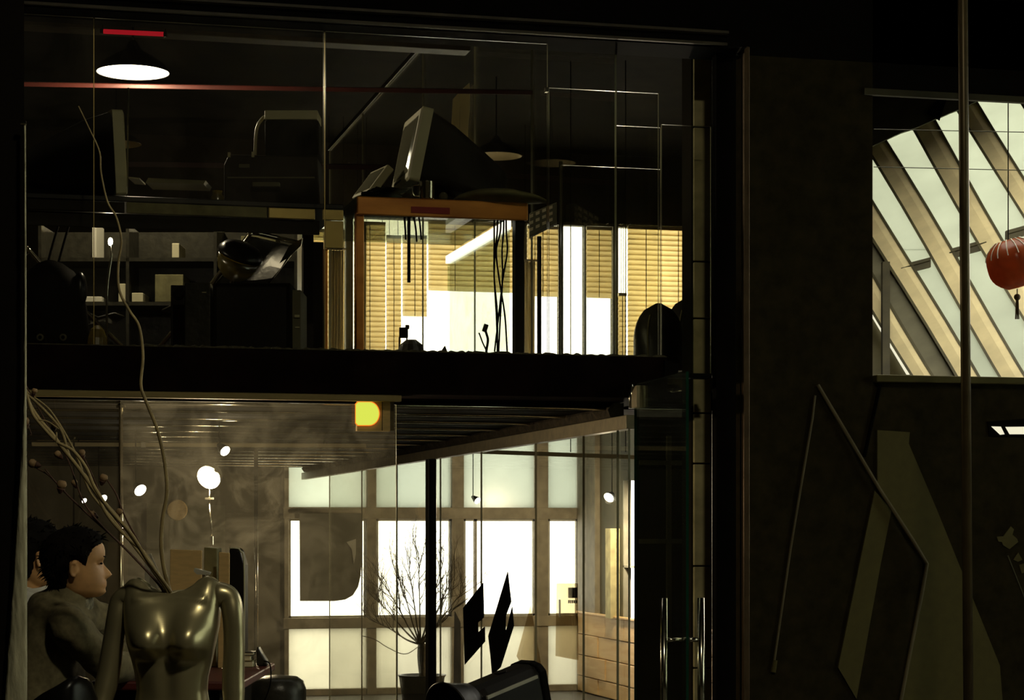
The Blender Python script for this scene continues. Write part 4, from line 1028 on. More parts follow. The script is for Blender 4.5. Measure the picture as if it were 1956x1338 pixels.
for k, (a, b, h0, h1, mt, lab) in enumerate(((448, 483, 0, .022, 'cushion', 'olive book at the bottom of the stack on the counter'), (446, 479, .023, .040, 'cream', 'cream book in the middle of the stack on the counter'), (452, 484, .041, .052, 'leather', 'thin dark book on top of the stack on the counter'))):
    x0, x1 = LX(a, d), LX(b, d)
    bk = thing('book', lab, 'book', W((x0+x1)/2, d+.05, tz+.001+h0))
    MB().cbox(x0+.002, x1-.002, d+.002, d+.096, tz+.003+h0, tz-.001+h1).build('pages', 'paper', bk)
    MB().cbox(x0, x1, d, d+.098, tz+.001+h0, tz+.003+h0).cbox(x0, x1, d, d+.098, tz-.001+h1, tz+.001+h1).cbox(x0, x0+.002, d, d+.098, tz+.003+h0, tz-.001+h1).build('cover', mt, bk)
tl = thing('leather_pouch', 'dark pointed leather pouch at the counter end', 'pouch', W(LX(497, 7.35), 7.4, tz+.001))
MB().prism([W(LX(490, 7.35), 7.35, tz+.001), W(LX(511, 7.35), 7.35, tz+.001), W(LX(509, 7.35), 7.35, tz+.02), W(LX(500, 7.35), 7.35, tz+.045), W(LX(492, 7.35), 7.35, tz+.072), W(LX(489.5, 7.35), 7.35, tz+.055)], FWD*.06).build('body', 'leather', tl, bevel=.006)
MB().tube(crom([W(LX(505, 7.35), 7.34, tz+.02), W(LX(517, 7.35), 7.33, tz+.008), W(LX(518, 7.35), 7.32, tz-.06), W(LX(502, 7.35), 7.32, tz-.14), W(LX(486, 7.35), 7.32, tz-.20)], 6), .0025, 6).build('cord', 'black', tl, smooth=True)
# leather stool beyond the counter
p = W(LX(524, 8.2), 8.3, 0); zt_ = ZY(1293, 8.2)
stl = thing('leather_stool', 'round dark leather bar stool under the bright window', 'stool', p)
MB().lathe(p+UP*(zt_-.22), [(.002, 0), (.10, .0), (.115, .03), (.115, .16), (.105, .195), (.08, .212), (.002, .22)], 28).build('seat', 'leather', stl, smooth=True)
MB().tube([p+UP*.02, p+UP*(zt_-.22)], .03, 14).build('column', 'chrome', stl, smooth=True)
MB().lathe(p, [(.2, 0), (.2, .012), (.04, .03)], 28, cap=True).build('foot', 'chrome', stl, smooth=True)

# yellow lamp and pale plate on the tan header
yl = thing('signal_lamp', 'rounded yellow signal lamp with an orange rim under the tan header', 'lamp', onY(702, 790, YF-.03))
def dshape(cx_, cy_, r, Y, n=20):
    pts = [(cx_-r, cy_-r*.8), (cx_-r*.8, cy_-r)]
    for k in range(n+1):
        a_ = -math.pi/2+math.pi*k/n; pts.append((cx_+r*.15+r*.85*math.cos(a_), cy_+r*math.sin(a_)))
    pts += [(cx_-r*.8, cy_+r), (cx_-r, cy_+r*.8)]
    return [onY(a, b, Y) for a, b in pts]
MB().box((fx(681), YF-.016, fz(700, 824)), (fx(744), YF+.0195, fz(700, 764))).build('back_plate', 'tan', yl)
MB().prism(dshape(702, 790.5, 23.5, YF-.022), (0, .006, 0)).build('rim', 'orangerim', yl)
MB().prism(dshape(702, 790.5, 21.8, YF-.03), (0, .012, 0)).build('lens', 'yellowlamp', yl)
MB().box((fx(728), YF-.018, fz(700, 823)), (fx(729.5), YF-.016, fz(700, 768))).box((fx(745), YF-.016, fz(700, 823)), (fx(752), YF-.008, fz(700, 766))).build('cable_clip', 'bark', yl)

# grey roller blind on the first bay of the factory window
rb_ = thing('roller_blind', 'grey roller blind with a curled lower corner over the first bay', 'blind', onY(630, 1150, YB-.06))
pts = [(572, 978), (692, 978)] + [(691, 1060), (689, 1100), (684, 1122), (674, 1138), (660, 1146), (640, 1149), (573, 1149)]
MB().prism([onY(a, b, YB-.07) for a, b in pts], (0, .008, 0)).build('cloth', 'blindgrey', rb_)
MB().tube([onY(570, 976, YB-.085), onY(696, 976, YB-.085)], .025, 14).build('roller', 'mullion', rb_, smooth=True)
MB().prism([onY(662, 1036, YB-.08), onY(680, 1030, YB-.08), onY(680, 1058, YB-.08), onY(676, 1078, YB-.08), onY(672, 1050, YB-.08)], (0, .004, 0)).build('torn_patch', 'windowrim', rb_)

# bare tree in a pot
random.seed(21)
d = 18.3
base = P(806, 1338, d); base.z = 0
tr = thing('bare_tree', 'bare winter tree with fine twigs behind the black post', 'tree', base)
trunk_top = P(803, 1228, d)
m = MB()
m.tube(crom([base+UP*.28, Vector((*P(809, 1338, d).xy, .6)), P(807, 1290, d), P(802, 1255, d), trunk_top], 6), [.030-.010*k/24 for k in range(25)], 10)
m.build('trunk', 'bark', tr, smooth=True)
tw = MB(); brs = []
def grow(p, v, ln, r, dep, mb):
    pts = [p]; q = p.copy(); vv = v.copy()
    n = 5
    for k in range(n):
        vv = (vv+Vector((random.gauss(0, .13), random.gauss(0, .13), random.gauss(.05, .10)))).normalized()
        q = q+vv*ln/n; pts.append(q.copy())
    mb.tube(pts, [r*(1-.6*k/n) for k in range(n+1)], 5)
    if dep > 0:
        for k in range(random.choice((3, 4)) if dep > 1 else 3):
            j = random.randint(2, n); nv = (vv+Vector((random.gauss(0, .5), random.gauss(0, .5), random.gauss(.35, .3)))).normalized()
            grow(pts[j], nv, ln*random.uniform(.5, .8), r*.52, dep-1, mb)
for (tx, ty) in ((712, 1140), (735, 1120), (760, 1100), (780, 1080), (800, 1060), (845, 1080), (868, 1100), (714, 1188), (842, 1190), (885, 1130)):
    e = P(tx, ty, d+random.uniform(-.35, .35)); v = (e-trunk_top); ln = v.length
    mb = MB(); pth = crom([trunk_top+(UP*-.02), trunk_top+v*.3+UP*-.03, trunk_top+v*.65, e], 5)
    mb.tube(pth, [.0100*(1-.75*k/(len(pth)-1)) for k in range(len(pth))], 6)
    for k in range(7, len(pth), 1):
        grow(pth[k], (v.normalized()+Vector((random.gauss(0, .5), random.gauss(0, .3), random.gauss(.5, .4)))).normalized(), random.uniform(.12, .30), .0046, 2, mb)
    mb.build('branch', 'bark', tr)
MB().tube(crom([P(805, 1232, d), P(775, 1250, d), P(745, 1240, d), P(715, 1222, d), P(690, 1215, d)], 6), .004, 6).build('branch', 'bark', tr)
MB().lathe(base, [(.002, .001), (.16, .001), (.20, .30), (.215, .32), (.19, .32), (.17, .285), (.002, .285)], 28).build('pot', 'leather', tr, smooth=True)

# notched black sheets and pale diamonds hung on the partition glass
def xsheet(name, label, polys, mat, X=XP-.001, t=.004, cat='sheet'):
    m = MB()
    for pts in polys: m.prism([onX(a, b, X) for a, b in pts], (-t, 0, 0))
    return solo(name, label, cat, m, mat)
xsheet('black_sheet', 'square black sheet with a notched right edge on the partition glass',
       [[(885.5, 1162), (923.5, 1114), (925, 1180), (913.5, 1190), (914, 1209), (926.5, 1198), (927, 1226), (888.5, 1270)]], 'black')
xsheet('black_sheet', 'pointed black diamond sheet with a pale slot on the partition glass',
       [[(970.5, 1093), (977, 1150), (967, 1176), (966, 1203), (968, 1205), (979, 1160), (982, 1196), (957, 1275), (941, 1290), (938, 1255), (933.5, 1216)]], 'black', X=XP-.001)
xsheet('pale_sheet', 'pale see-through diamond sheet on the partition glass', [[(1014, 1158), (1034, 1272), (1012, 1300), (988, 1254)]], 'sheet', X=XP+.02)
xsheet('pale_sheet', 'narrow grey printed sheet beside the black post on the partition', [[(869, 1168), (880, 1190), (881, 1330), (867, 1338)]], 'windowrim', X=XP-.001)
# clear poster with a black square near the plank wall
po = thing('clear_poster', 'see-through poster with a black square printed near its top', 'poster', onX(1085, 1262, XP+.05))
MB().prism([onX(1064, 1115, XP+.02), onX(1104, 1115, XP+.02), onX(1105, 1262, XP+.02), onX(1062, 1254, XP+.02)], (-.003, 0, 0)).build('sheet', 'sheet', po)
MB().prism([onX(1086, 1123, XP+.014), onX(1103, 1123, XP+.014), onX(1103, 1143, XP+.014), onX(1086, 1143, XP+.014)], (-.002, 0, 0)).build('black_square', 'black', po)
mm = MB()
for k in range(5): mm.prism([onX(1086+3.4*k, 1147, XP+.014), onX(1088.2+3.4*k, 1147, XP+.014), onX(1088.2+3.4*k, 1153, XP+.014), onX(1086+3.4*k, 1153, XP+.014)], (-.002, 0, 0))
mm.build('printed_row', 'leather', po)
mm = MB().prism([onX(1068, 1146, XP+.014), onX(1071, 1146, XP+.014), onX(1071, 1180, XP+.014), onX(1068, 1180, XP+.014)], (-.002, 0, 0))
mm.build('printed_bar', 'whitepaper', po)

# black studio spotlight on a stand at the bottom
d = 7.4
q0 = P(866, 1352, d-.16)
sl_ = thing('studio_spotlight', 'black studio spotlight with a round front rim, on a stand', 'spotlight', Vector((*P(920, 1338, d).xy, 0)))
a0, a1 = P(896, 1345, d-.02), P(1003, 1300, d+.18)
axv = (a1-a0).normalized(); sd = axv.cross(UP).normalized(); u2 = sd.cross(axv).normalized()
def prof(c, s):
    pts = []
    for x, y in ((-.078, -.09), (-.078, .03), (-.060, .052), (-.03, .062), (.03, .062), (.060, .052), (.078, .03), (.078, -.09)): pts.append(c+sd*x*s+u2*y*s)
    return pts
MB().loft([prof(a0, .93), prof(a0+(a1-a0)*.1, 1), prof(a1, 1)]).build('body', 'blackplastic', sl_, bevel=.004)
MB().loft([prof(a1+axv*.001, 1.07), prof(a1+axv*.03, 1.07), prof(a1+axv*.042, .95)]).build('rear_cap', 'black', sl_, bevel=.006)
MB().obox((a0+a1)/2+u2*.022-sd*.0+sd*.080, axv*.13, sd*.004, u2*.006).build('side_rail', 'windowrim', sl_)
MB().obox((a0+a1)/2+u2*.022-sd*.080, axv*.13, sd*.004, u2*.006).build('side_rail', 'windowrim', sl_)
MB().lathe((a0+a1)/2+u2*.062+axv*.03, [(.024, -.003), (.022, .004), (.002, .005)], 18, u2).build('vent', 'black', sl_)
MB().lathe(a0-axv*.11, [(.108, 0), (.112, .004), (.108, .008), (.088, .07), (.076, .11), (.070, .11), (.08, .07), (.098, .01)], 40, axv).build('front_rim', 'blackplastic', sl_, smooth=True)
MB().lathe(a0-axv*.07, [(.085, 0), (.05, -.012), (.002, -.016)], 32, axv).build('lens', 'blackgloss', sl_, smooth=True)
mid = (a0+a1)/2-u2*.092
st_ = MB().tube([mid, Vector((mid.x, mid.y, .45))], .016, 12).build('stand_column', 'blackplastic', sl_, smooth=True)
for k in range(3):
    an = k*2*math.pi/3+.4
    MB().tube([Vector((mid.x, mid.y, .5)), Vector((mid.x+.38*math.cos(an), mid.y+.38*math.sin(an), .012))], .011, 8).build('leg', 'blackplastic', sl_, smooth=True)

# ================================================================ RIGHT SIDE
# tall steel tube in front of the dark panel
m = MB().tube([W(LX(1853, 8.6), 8.6, 0), W(LX(1829, 8.6), 8.6, 6.4)], .0205, 18)
solo('steel_tube', 'tall dark steel tube crossing in front of the skylight', 'pole', m, 'pole', smooth=True)
# bent bar frame leaning on the dark panel
d = 9.2
def barframe(pts, r, label, mat='cushion', name='bent_bar'):
    return solo(name, label, 'bar', MB().tube([onY(a, b, YF+.010-.13*(b-736)/900) for a, b in pts], r, 8), mat)
tb_ = thing('bent_bar', 'thin straight bar slanting down the dark panel', 'bar', onY(1476, 1284, YF+.010))
MB().tube([onY(a, b, YF+.010) for a, b in ((1557, 756), (1552, 800), (1535, 900), (1510, 1050), (1476, 1284))], .006, 8).build('rod', 'barpaint', tb_)
MB().tube([onY(1481, 1262, YF+.010), onY(1477, 1285, YF+.010)], [.011, .013], 8).build('worn_tip', 'olive', tb_)
barframe([(1562, 736), (1609, 815), (1680, 935), (1742, 1030), (1771, 1078), (1762, 1130), (1740, 1240), (1690, 1500), (1661, 1652)], .0095, 'bent bar with an elbow standing before the dark panel', 'barpaint')
def board(pts, label, mat='olive', Y=YF+.006, t=.013):
    return solo('olive_shape', label, 'board', MB().prism([onY(a, b, Y) for a, b in pts], (0, t, 0)), mat)  # flat olive polygon set against the dark wall
board([(1676, 822), (1738, 826), (1736, 848), (1790, 975), (1910, 1272), (1938, 1640), (1662, 1640), (1722, 1338), (1768, 1095), (1771, 1074), (1702, 966), (1676, 926)], 'large flat olive shape with a long slanted edge under the ledge')
board([(1671, 938), (1703, 975), (1682, 1080), (1636, 1336), (1601, 1276)], 'narrow slanted olive shape left of the large one')
solo('steel_strut', 'short black strut slanting under the ledge corner', 'strut', MB().tube([onY(1681, 735, YF+.011), onY(1667, 800, YF+.011), onY(1651, 872, YF+.011)], .010, 8), 'black')
sw = thing('slot_window', 'small slanted lit slot in the dark wall below the ledge', 'slot', onY(1930, 832, YF))
MB().prism([onY(1886, 806, YF+.012), onY(2010, 796, YF+.012), onY(2010, 834, YF+.012), onY(1890, 834, YF+.012)], (0, .006, 0)).build('recess', 'black', sw)
MB().prism([onY(1894, 815, YF+.006), onY(1912, 815.5, YF+.006), onY(1919, 830, YF+.006), onY(1911, 831, YF+.006)], (0, .004, 0)).build('lit_pane', 'slit', sw)
MB().prism([onY(1921, 816, YF+.006), onY(2008, 815, YF+.006), onY(2008, 830, YF+.006), onY(1929, 830, YF+.006)], (0, .004, 0)).build('lit_pane', 'slit', sw)
fl_ = thing('paper_flower', 'small olive paper flower pinned to the dark wall', 'flower', onY(1922, 1030, YF+.014))
MB().prism([onY(a, b, YF+.014) for a, b in ((1904, 1026), (1917, 1025), (1931, 1006), (1937, 1012), (1934, 1022), (1943, 1030), (1945, 1036), (1928, 1050), (1916, 1042), (1914, 1036), (1907, 1035))], (0, .006, 0)).build('petals', 'olive', fl_)
MB().prism([onY(a, b, YF+.014) for a, b in ((1936, 1070), (1945, 1056), (1953, 1070), (1944, 1074))], (0, .006, 0)).build('petals', 'olive', fl_)
MB().prism([onY(a, b, YF+.014) for a, b in ((1947, 1080), (1960, 1076), (1964, 1092), (1952, 1096))], (0, .006, 0)).build('petals', 'olive', fl_)
MB().tube([onY(1925, 1062, YF+.017), onY(1950, 1125, YF+.017), onY(1975, 1190, YF+.017)], .003, 6).build('stem', 'greyboard', fl_)
# red paper lantern with tassel
d = 11.0
lc = P(1937, 504, d)
la = thing('paper_lantern', 'red brown paper lantern with a tassel hanging in the skylight opening', 'lantern', lc)
rings = []
ax = (UP*.94-RGT*.25).normalized(); uu = ax.cross(FWD).normalized(); vv = ax.cross(uu)
for k in range(13):
    s = -1+2*k/12; rad = .14*(1-abs(s)**3*.55); 
    rings.append([lc+ax*s*.125+(uu*math.cos(t_*math.pi/16)+vv*math.sin(t_*math.pi/16))*rad*(1+.03*math.cos(t_*math.pi/2)) for t_ in range(32)])
MB().loft(rings).build('shell', 'lanternglow', la, smooth=True)
mm = MB()
for k in range(16):
    mm.tube([rings[j][k*2]+(rings[j][k*2]-lc).normalized()*.002 for j in range(8, 13)], .003, 5)
mm.build('top_net', 'whitepaper', la)
MB().tube([lc+ax*.12, lc+ax*.12+UP*1.2], .003, 6).build('cord', 'black', la)
ts = MB().tube([P(1943, 552, d), P(1943, 562, d)], .003, 6).build('tassel_cord', 'tassel', la)
MB().ell(P(1943, 568, d), RGT*.018, FWD*.018, UP*.018, 10, 6).build('tassel_knot', 'tassel', ts)
for dx in (-3, 0, 3): MB().tube([P(1943+dx*.5, 574, d), P(1943+dx, 610, d)], .0035, 6).build('tassel_strand', 'tassel', ts)

# ================================================================ FOREGROUND
# crinkled pale curtain edge on the black wall end
random.seed(6)
d = 5.44
tabL = [(240, 45.5), (600, 46), (760, 45), (850, 42), (960, 34), (1100, 27), (1240, 16), (1338, 9), (1900, -20)]
tabR = [(240, 48.5), (600, 50), (800, 50), (1000, 51), (1338, 51), (1900, 52)]
rings = []
for k in range(90):
    py = 240+(1900-240)*k/89
    a, b = lerp(tabL, py), lerp(tabR, py)
    row = []
    for i in range(9):
        s = i/8; px = a+(b-a)*s
        row.append(P(px, py, d-.008*math.sin(s*3)+.006*noise.noise((s*5, py*.03, 0))+.004*noise.noise((s*11, py*.09, 3))))
    rings.append(row+[p+FWD*.006 for p in reversed(row)])
ct = thing('hanging_cloth', 'crinkled pale cloth strip hanging beside the black wall end', 'cloth', Vector((*P(30, 1338, d).xy, rings[-1][0].z)))
MB().loft(rings).build('cloth', 'cloth', ct, smooth=True)
MB().tube([P(40, 236, d), P(50, 236, d)], .006, 8).build('hook', 'chrome', ct)

# ---------------- mannequin
dm = 6.2
C0 = W(LX(328, dm), dm, 0)
man = thing('mannequin', 'headless bronze female mannequin holding dry branches in its neck', 'mannequin', C0)
def mz(py): return ZY(py, dm)
hwt = [(.80, .165), (.88, .168), (.98, .140), (1.06, .113), (1.12, .104), (1.16, .107), (1.21, .119), (1.26, .128), (1.31, .138), (1.35, .141), (1.40, .142), (1.46, .142)]
dft = [(.80, .10), (.90, .105), (1.0, .092), (1.10, .080), (1.16, .082), (1.22, .085), (1.30, .086), (1.36, .078), (1.41, .066), (1.46, .055)]
dbt = [(.80, .13), (.90, .125), (1.0, .09), (1.10, .072), (1.2, .085), (1.3, .095), (1.38, .085), (1.43, .070), (1.46, .06)]
NU, NV = 96, 90
def ztop(x):
    ax_ = abs(x)
    return lerp([(0, 1.409), (.02, 1.413), (.045, 1.428), (.07, 1.446), (.09, 1.454), (.11, 1.451), (.13, 1.440), (.145, 1.430)], ax_)+(-.003 if x < 0 else .003)
rings = []
for k in range(NV+1):
    v = k/NV; row = []
    for i in range(NU):
        th = 2*math.pi*i/NU
        xg = .139*math.cos(th)
        z = .80+(ztop(xg)-.80)*v
        hw_ = lerp(hwt, z); c_, s_ = math.cos(th), math.sin(th)
        ex = lerp([(1.15, .86), (1.30, .66), (1.36, .60)], z)
        x = hw_*math.copysign(abs(c_)**ex, c_)
        front = s_ < 0
        dp = lerp(dft if front else dbt, z)
        if v > .88: dp *= math.sqrt(1-((v-.88)/.12)**2*(.90-.42*math.exp(-(xg/.055)**2)))
        y = dp*math.copysign(abs(s_)**(ex-.04), s_)
        if front:
            for sx in (-1, 1):
                bx_, bz_ = sx*.0640, 1.262
                ddx = (x-bx_)/.056; ddz = (z-bz_)
                ddz = ddz/.032 if ddz < 0 else ddz/.072
                q = ddx*ddx+ddz*ddz
                y -= .068*math.exp(-q**1.25*.85)
            y += .022*math.exp(-(x/.017)**2)*math.exp(-((z-1.265)/.05)**2)            # cleavage
            y += .005*math.exp(-(x/.016)**2)*math.exp(-((z-1.13)/.08)**2)            # belly line
            y -= .005*math.exp(-((abs(x)-.04)/.022)**2)*math.exp(-((z-1.16)/.07)**2)
            y += .006*math.exp(-((abs(x)-.075)/.05)**2)*math.exp(-((z-1.205)/.022)**2)  # below the ribs
            y -= .006*math.exp(-((z-1.405+abs(x)*.12)/.010)**2)*(1 if abs(x) < .11 else .2)  # collar bones
        row.append(C0+RGT*x+FWD*(y+.01)+UP*z)
    rings.append(row)
# rounded lip and hollow neck
def inset(row, f, dz, zmin=None):
    c = sum(row, Vector())/len(row)
    return [Vector((*(c+(p-c)*f).xy, p.z+dz if zmin is None else zmin)) for p in row]
rings.append(inset(rings[-1], .93, .003)); rings.append(inset(rings[NV], .84, -.002)); rings.append(inset(rings[NV], .74, 0, 1.385)); rings.append(inset(rings[NV], .30, 0, 1.36))
torso = MB().loft(rings).build('torso', 'bronze', man, smooth=True)
def armrings(cpts, rads, dd0):
    pts = [W(LX(a, dm), dm+o, mz(b)) for a, b, o in cpts]
    pth = crom(pts, 7); rr = []
    for k in range(len(pth)): rr.append(lerp(rads, k/(len(pth)-1)))
    return pth, rr
for side, pts in (('L', [(262, 1146, .01), (246, 1143, .01), (231, 1150, .01), (224, 1180, .0), (216, 1230, -.002), (208, 1290, -.01), (197, 1345, -.03), (184, 1420, -.075), (172, 1500, -.12)]),
                  ('R', [(400, 1140, .01), (420, 1137, .01), (437, 1146, .01), (445, 1180, .0), (447, 1240, .0), (446, 1300, -.005), (448, 1350, -.015), (452, 1430, -.05), (455, 1505, -.08)])):
    pth, rr = armrings(pts, [(0, .024), (.05, .033), (.11, .0385), (.18, .0365), (.28, .033), (.45, .0305), (.60, .0330), (.68, .0335), (.8, .028), (1, .020)], 0)
    arm = MB().tube(pth, rr, 28).build('arm', 'bronze', man, smooth=True)
    # hand with five fingers
    e = pth[-1]; dv_ = (pth[-1]-pth[-4]).normalized(); sgn = 1 if side == 'L' else -1
    fw = -FWD
    wv = (fw-dv_*fw.dot(dv_)).normalized(); nv = dv_.cross(wv)
    hm = MB()
    hm.loft([[e+dv_*t_+wv*a_*math.cos(q*math.pi/8)+nv*b_*math.sin(q*math.pi/8) for q in range(16)] for t_, a_, b_ in ((-.01, .019, .018), (.02, .026, .015), (.05, .036, .013), (.085, .038, .011), (.092, .030, .008))])
    for k, (off, ln) in enumerate(((-.028, .060), (-.010, .072), (.010, .076), (.028, .068))):
        b0 = e+dv_*.082+wv*off
        hm.tube(crom([b0, b0+dv_*ln*.4+nv*.002*sgn, b0+dv_*ln*.75+nv*.010*sgn, b0+dv_*ln+nv*.02*sgn], 4), [.0085-.003*j/12 for j in range(13)], 8)
    b0 = e+dv_*.025+wv*.026
    hm.tube(crom([b0, b0+dv_*.025+wv*.016, b0+dv_*.05+wv*.02+nv*.006*sgn], 4), [.0095-.003*j/8 for j in range(9)], 8)
    hd_ = hm.build('hand', 'bronze', arm, smooth=True)
    # seam ring where the arm plugs in
MB().tube([C0+UP*.03, C0+UP*.82], .013, 14).build('support_rod', 'chrome', man, smooth=True)
MB().lathe(C0, [(.19, 0), (.19, .012), (.02, .03)], 32, cap=True).build('base_plate', 'chrome', man, smooth=True)
rings = []
for k in range(8):
    z = .62+(.80-.62)*k/7; rings.append([C0+RGT*lerp([(.62, .150), (.72, .165), (.80, .165)], z)*math.copysign(abs(math.cos(t_))**.86, math.cos(t_))+FWD*(.01+(lerp([(.62, .09), (.80, .115)], z))*math.sin(t_))+UP*z for t_ in [j*2*math.pi/48 for j in range(48)]])
MB().loft(rings).build('hips', 'bronze', man, smooth=True)

# ---------------- dry vines and pods rising from the neck
ROOTS = [(327, 6.210), (319, 6.196), (330, 6.192), (312, 6.208), (321, 6.230), (306, 6.212), (332, 6.230), (310, 6.226), (304, 6.198)]
def vine(pts, r0, r1, label, mat='vine', pods=(), twigs=()):
    r0 *= 1.2; r1 *= 1.25
    if pts[0][1] > 1120:                 # rooted inside the hollow neck
        s0 = ROOTS.pop(0); pts = [(s0[0], 1152, s0[1]), (pts[0][0]*.6+s0[0]*.4, pts[0][1]-2, s0[1]*.75+pts[1][2]*.25)]+list(pts[1:])
    w3 = [P(a, b, dd) for a, b, dd in pts]
    t = thing('dry_branch', label, 'branch', w3[0])
    pth = crom(w3, 7)
    MB().tube(pth, [r0+(r1-r0)*k/(len(pth)-1) for k in range(len(pth))], 8).build('stem', mat, t, smooth=True)
    for tp in twigs:
        MB().tube(crom([P(a, b, dd) for a, b, dd in tp], 5), .0022, 6).build('twig', mat, t, smooth=True)
    for (px, py, dd, rad, (ax_, ay_)) in pods:
        c = P(px, py, dd); u = (RGT*ax_+UP*ay_).normalized()
        pd = MB().lathe(c, [(.001, -rad*1.1), (rad*.7, -rad*.8), (rad, 0), (rad*.8, rad*.6), (rad*.5, rad*.8), (.001, rad*.7)], 14, u).build('seed_pod', 'pod', t, smooth=True)
        MB().lathe(c, [(rad*.25, -rad*1.9), (rad*.75, -rad*1.05), (rad*.85, -rad*.8), (rad*.4, -rad*1.0)], 10, u).build('pod_cup', 'vinedark', pd, smooth=True)
n0 = (322, 1132, 6.19)
vine([n0, (313, 1085, 6.19), (308, 1040, 6.18), (311, 990, 6.18), (319, 940, 6.17), (314, 880, 6.17), (300, 820, 6.16), (278, 765, 6.16), (269, 735, 6.15), (273, 680, 6.15), (266, 625, 6.15), (248, 595, 6.14), (228, 555, 6.14), (226, 505, 6.14), (232, 460, 6.13), (222, 415, 6.13), (205, 385, 6.13), (193, 330, 6.12), (190, 290, 6.12), (170, 245, 6.12), (150, 203, 6.12)], .0056, .0016, 'long lone wavy vine rising highest from the mannequin neck')
vine([n0, (290, 1085, 6.17), (262, 1040, 6.15), (225, 990, 6.14), (190, 950, 6.13), (150, 895, 6.12), (122, 860, 6.1), (100, 830, 6.1), (78, 805, 6.1), (58, 775, 6.1), (45, 740, 6.1), (25, 710, 6.1), (-10, 700, 6.1)], .0052, .004, 'thick pale vine curving left out of the mannequin neck')
vine([(320, 1131, 6.16), (285, 1075, 6.10), (250, 1020, 6.085), (210, 975, 6.07), (180, 930, 6.065), (165, 895, 6.06), (140, 862, 6.06), (110, 845, 6.06), (85, 820, 6.055), (62, 790, 6.055), (50, 750, 6.055), (30, 700, 6.055), (8, 660, 6.055), (-12, 630, 6.055)], .0048, .003, 'pale vine twisting above the thick one', twigs=(((72, 802, 6.055), (92, 806, 6.055), (112, 820, 6.055)), ((108, 848, 6.055), (108, 826, 6.055))))
vine([(319, 1131, 6.2), (280, 1062, 6.2), (245, 1030, 6.19), (205, 985, 6.18), (175, 925, 6.17), (145, 890, 6.17), (132, 870, 6.17), (118, 825, 6.17), (95, 795, 6.17), (65, 765, 6.17), (48, 750, 6.17), (40, 725, 6.17), (15, 680, 6.16), (-12, 668, 6.16)], .0040, .003, 'slim pale vine looping beside the thick one')
vine([(318, 1130, 6.24), (262, 1052, 6.24), (215, 992, 6.23), (172, 940, 6.23), (150, 880, 6.22), (128, 835, 6.22), (100, 790, 6.22), (80, 770, 6.21), (55, 752, 6.21), (46, 736, 6.2)], .0036, .002, 'thin pale vine at the back of the bundle')
vine([(316, 1130, 6.21), (265, 1075, 6.22), (218, 1028, 6.22), (170, 985, 6.22), (128, 945, 6.22), (95, 910, 6.22), (70, 895, 6.22)], .0034, .0018, 'dark straight twig with pods slanting lowest', 'vinedark', pods=((62, 886, 6.22, .014, (-.9, .3)), (118, 926, 6.21, .015, (.2, 1))), twigs=(((128, 945, 6.22), (105, 920, 6.21), (86, 896, 6.21)),))
vine([(320, 1128, 6.26), (290, 1080, 6.27), (262, 1030, 6.27), (240, 990, 6.27), (222, 945, 6.27), (205, 918, 6.27)], .0030, .0018, 'dark twig with two pods on the right of the bundle', 'vinedark', pods=((198, 913, 6.27, .013, (.3, 1)), (228, 978, 6.26, .011, (.4, .8))))
vine([(314, 1129, 6.23), (280, 1075, 6.265), (240, 1020, 6.265), (200, 960, 6.265), (175, 905, 6.265), (158, 870, 6.265)], .0028, .0015, 'dark reddish twig with pods in the middle of the bundle', 'vinedark', pods=((156, 865, 6.265, .011, (-.2, 1)), (142, 922, 6.262, .010, (-.3, .8)), (175, 982, 6.262, .012, (-.8, .5))))
vine([(312, 1128, 6.18), (250, 1060, 6.2), (200, 1010, 6.2), (160, 960, 6.2), (130, 880, 6.2), (95, 820, 6.2), (68, 770, 6.2), (45, 728, 6.2)], .0026, .0014, 'dark twig running along the whole bundle', 'vinedark', pods=((48, 805, 6.2, .013, (-.2, 1)), (66, 747, 6.2, .009, (.3, 1)), (104, 812, 6.19, .011, (.2, 1)), (110, 868, 6.19, .011, (-.6, .6))))
vine([(60, 830, 6.25), (44, 790, 6.25), (32, 765, 6.25), (25, 760, 6.25)], .0018, .0012, 'short dark twig with a round pod before the black wall end', 'vinedark', pods=((25, 760, 6.25, .012, (-.2, 1)), (6, 857, 6.25, .013, (-.4, 1))), twigs=(((60, 830, 6.25), (30, 846, 6.25), (10, 854, 6.25)),))

# ---------------- people at the counter
def fuse(mb, name, mat, parent, voxel=.006, smooth=8, disp=0):
    o = mb.build(name, mat, parent, smooth=True)
    r = o.modifiers.new('remesh', 'REMESH'); r.mode = 'VOXEL'; r.voxel_size = voxel; r.use_smooth_shade = True
    s = o.modifiers.new('smooth', 'SMOOTH'); s.factor = .5; s.iterations = smooth
    if disp:
        tx = bpy.data.textures.new(name+'_folds', 'CLOUDS'); tx.noise_scale = .09; tx.noise_depth = 1
        dsp = o.modifiers.new('folds', 'DISPLACE'); dsp.texture = tx; dsp.strength = disp; dsp.mid_level = .5
    return o
FT = [(0, .30), (.03, .36), (.07, .40), (.12, .385), (.16, .40), (.20, .405), (.24, .40), (.28, .39), (.36, .385), (.44, .37), (.50, .355), (.56, .39), (.60, .41), (.68, .415), (.76, .40), (.84, .35), (.90, .27), (.95, .19), (.985, .10), (1, .03)]
BT = [(0, .02), (.05, .10), (.12, .22), (.2, .32), (.3, .385), (.4, .43), (.5, .46), (.6, .475), (.7, .47), (.8, .43), (.88, .36), (.94, .27), (.98, .16), (1, .04)]
HT = [(0, .14), (.04, .20), (.10, .255), (.2, .295), (.3, .32), (.4, .335), (.5, .345), (.6, .355), (.7, .355), (.8, .325), (.88, .27), (.94, .20), (.98, .12), (1, .04)]
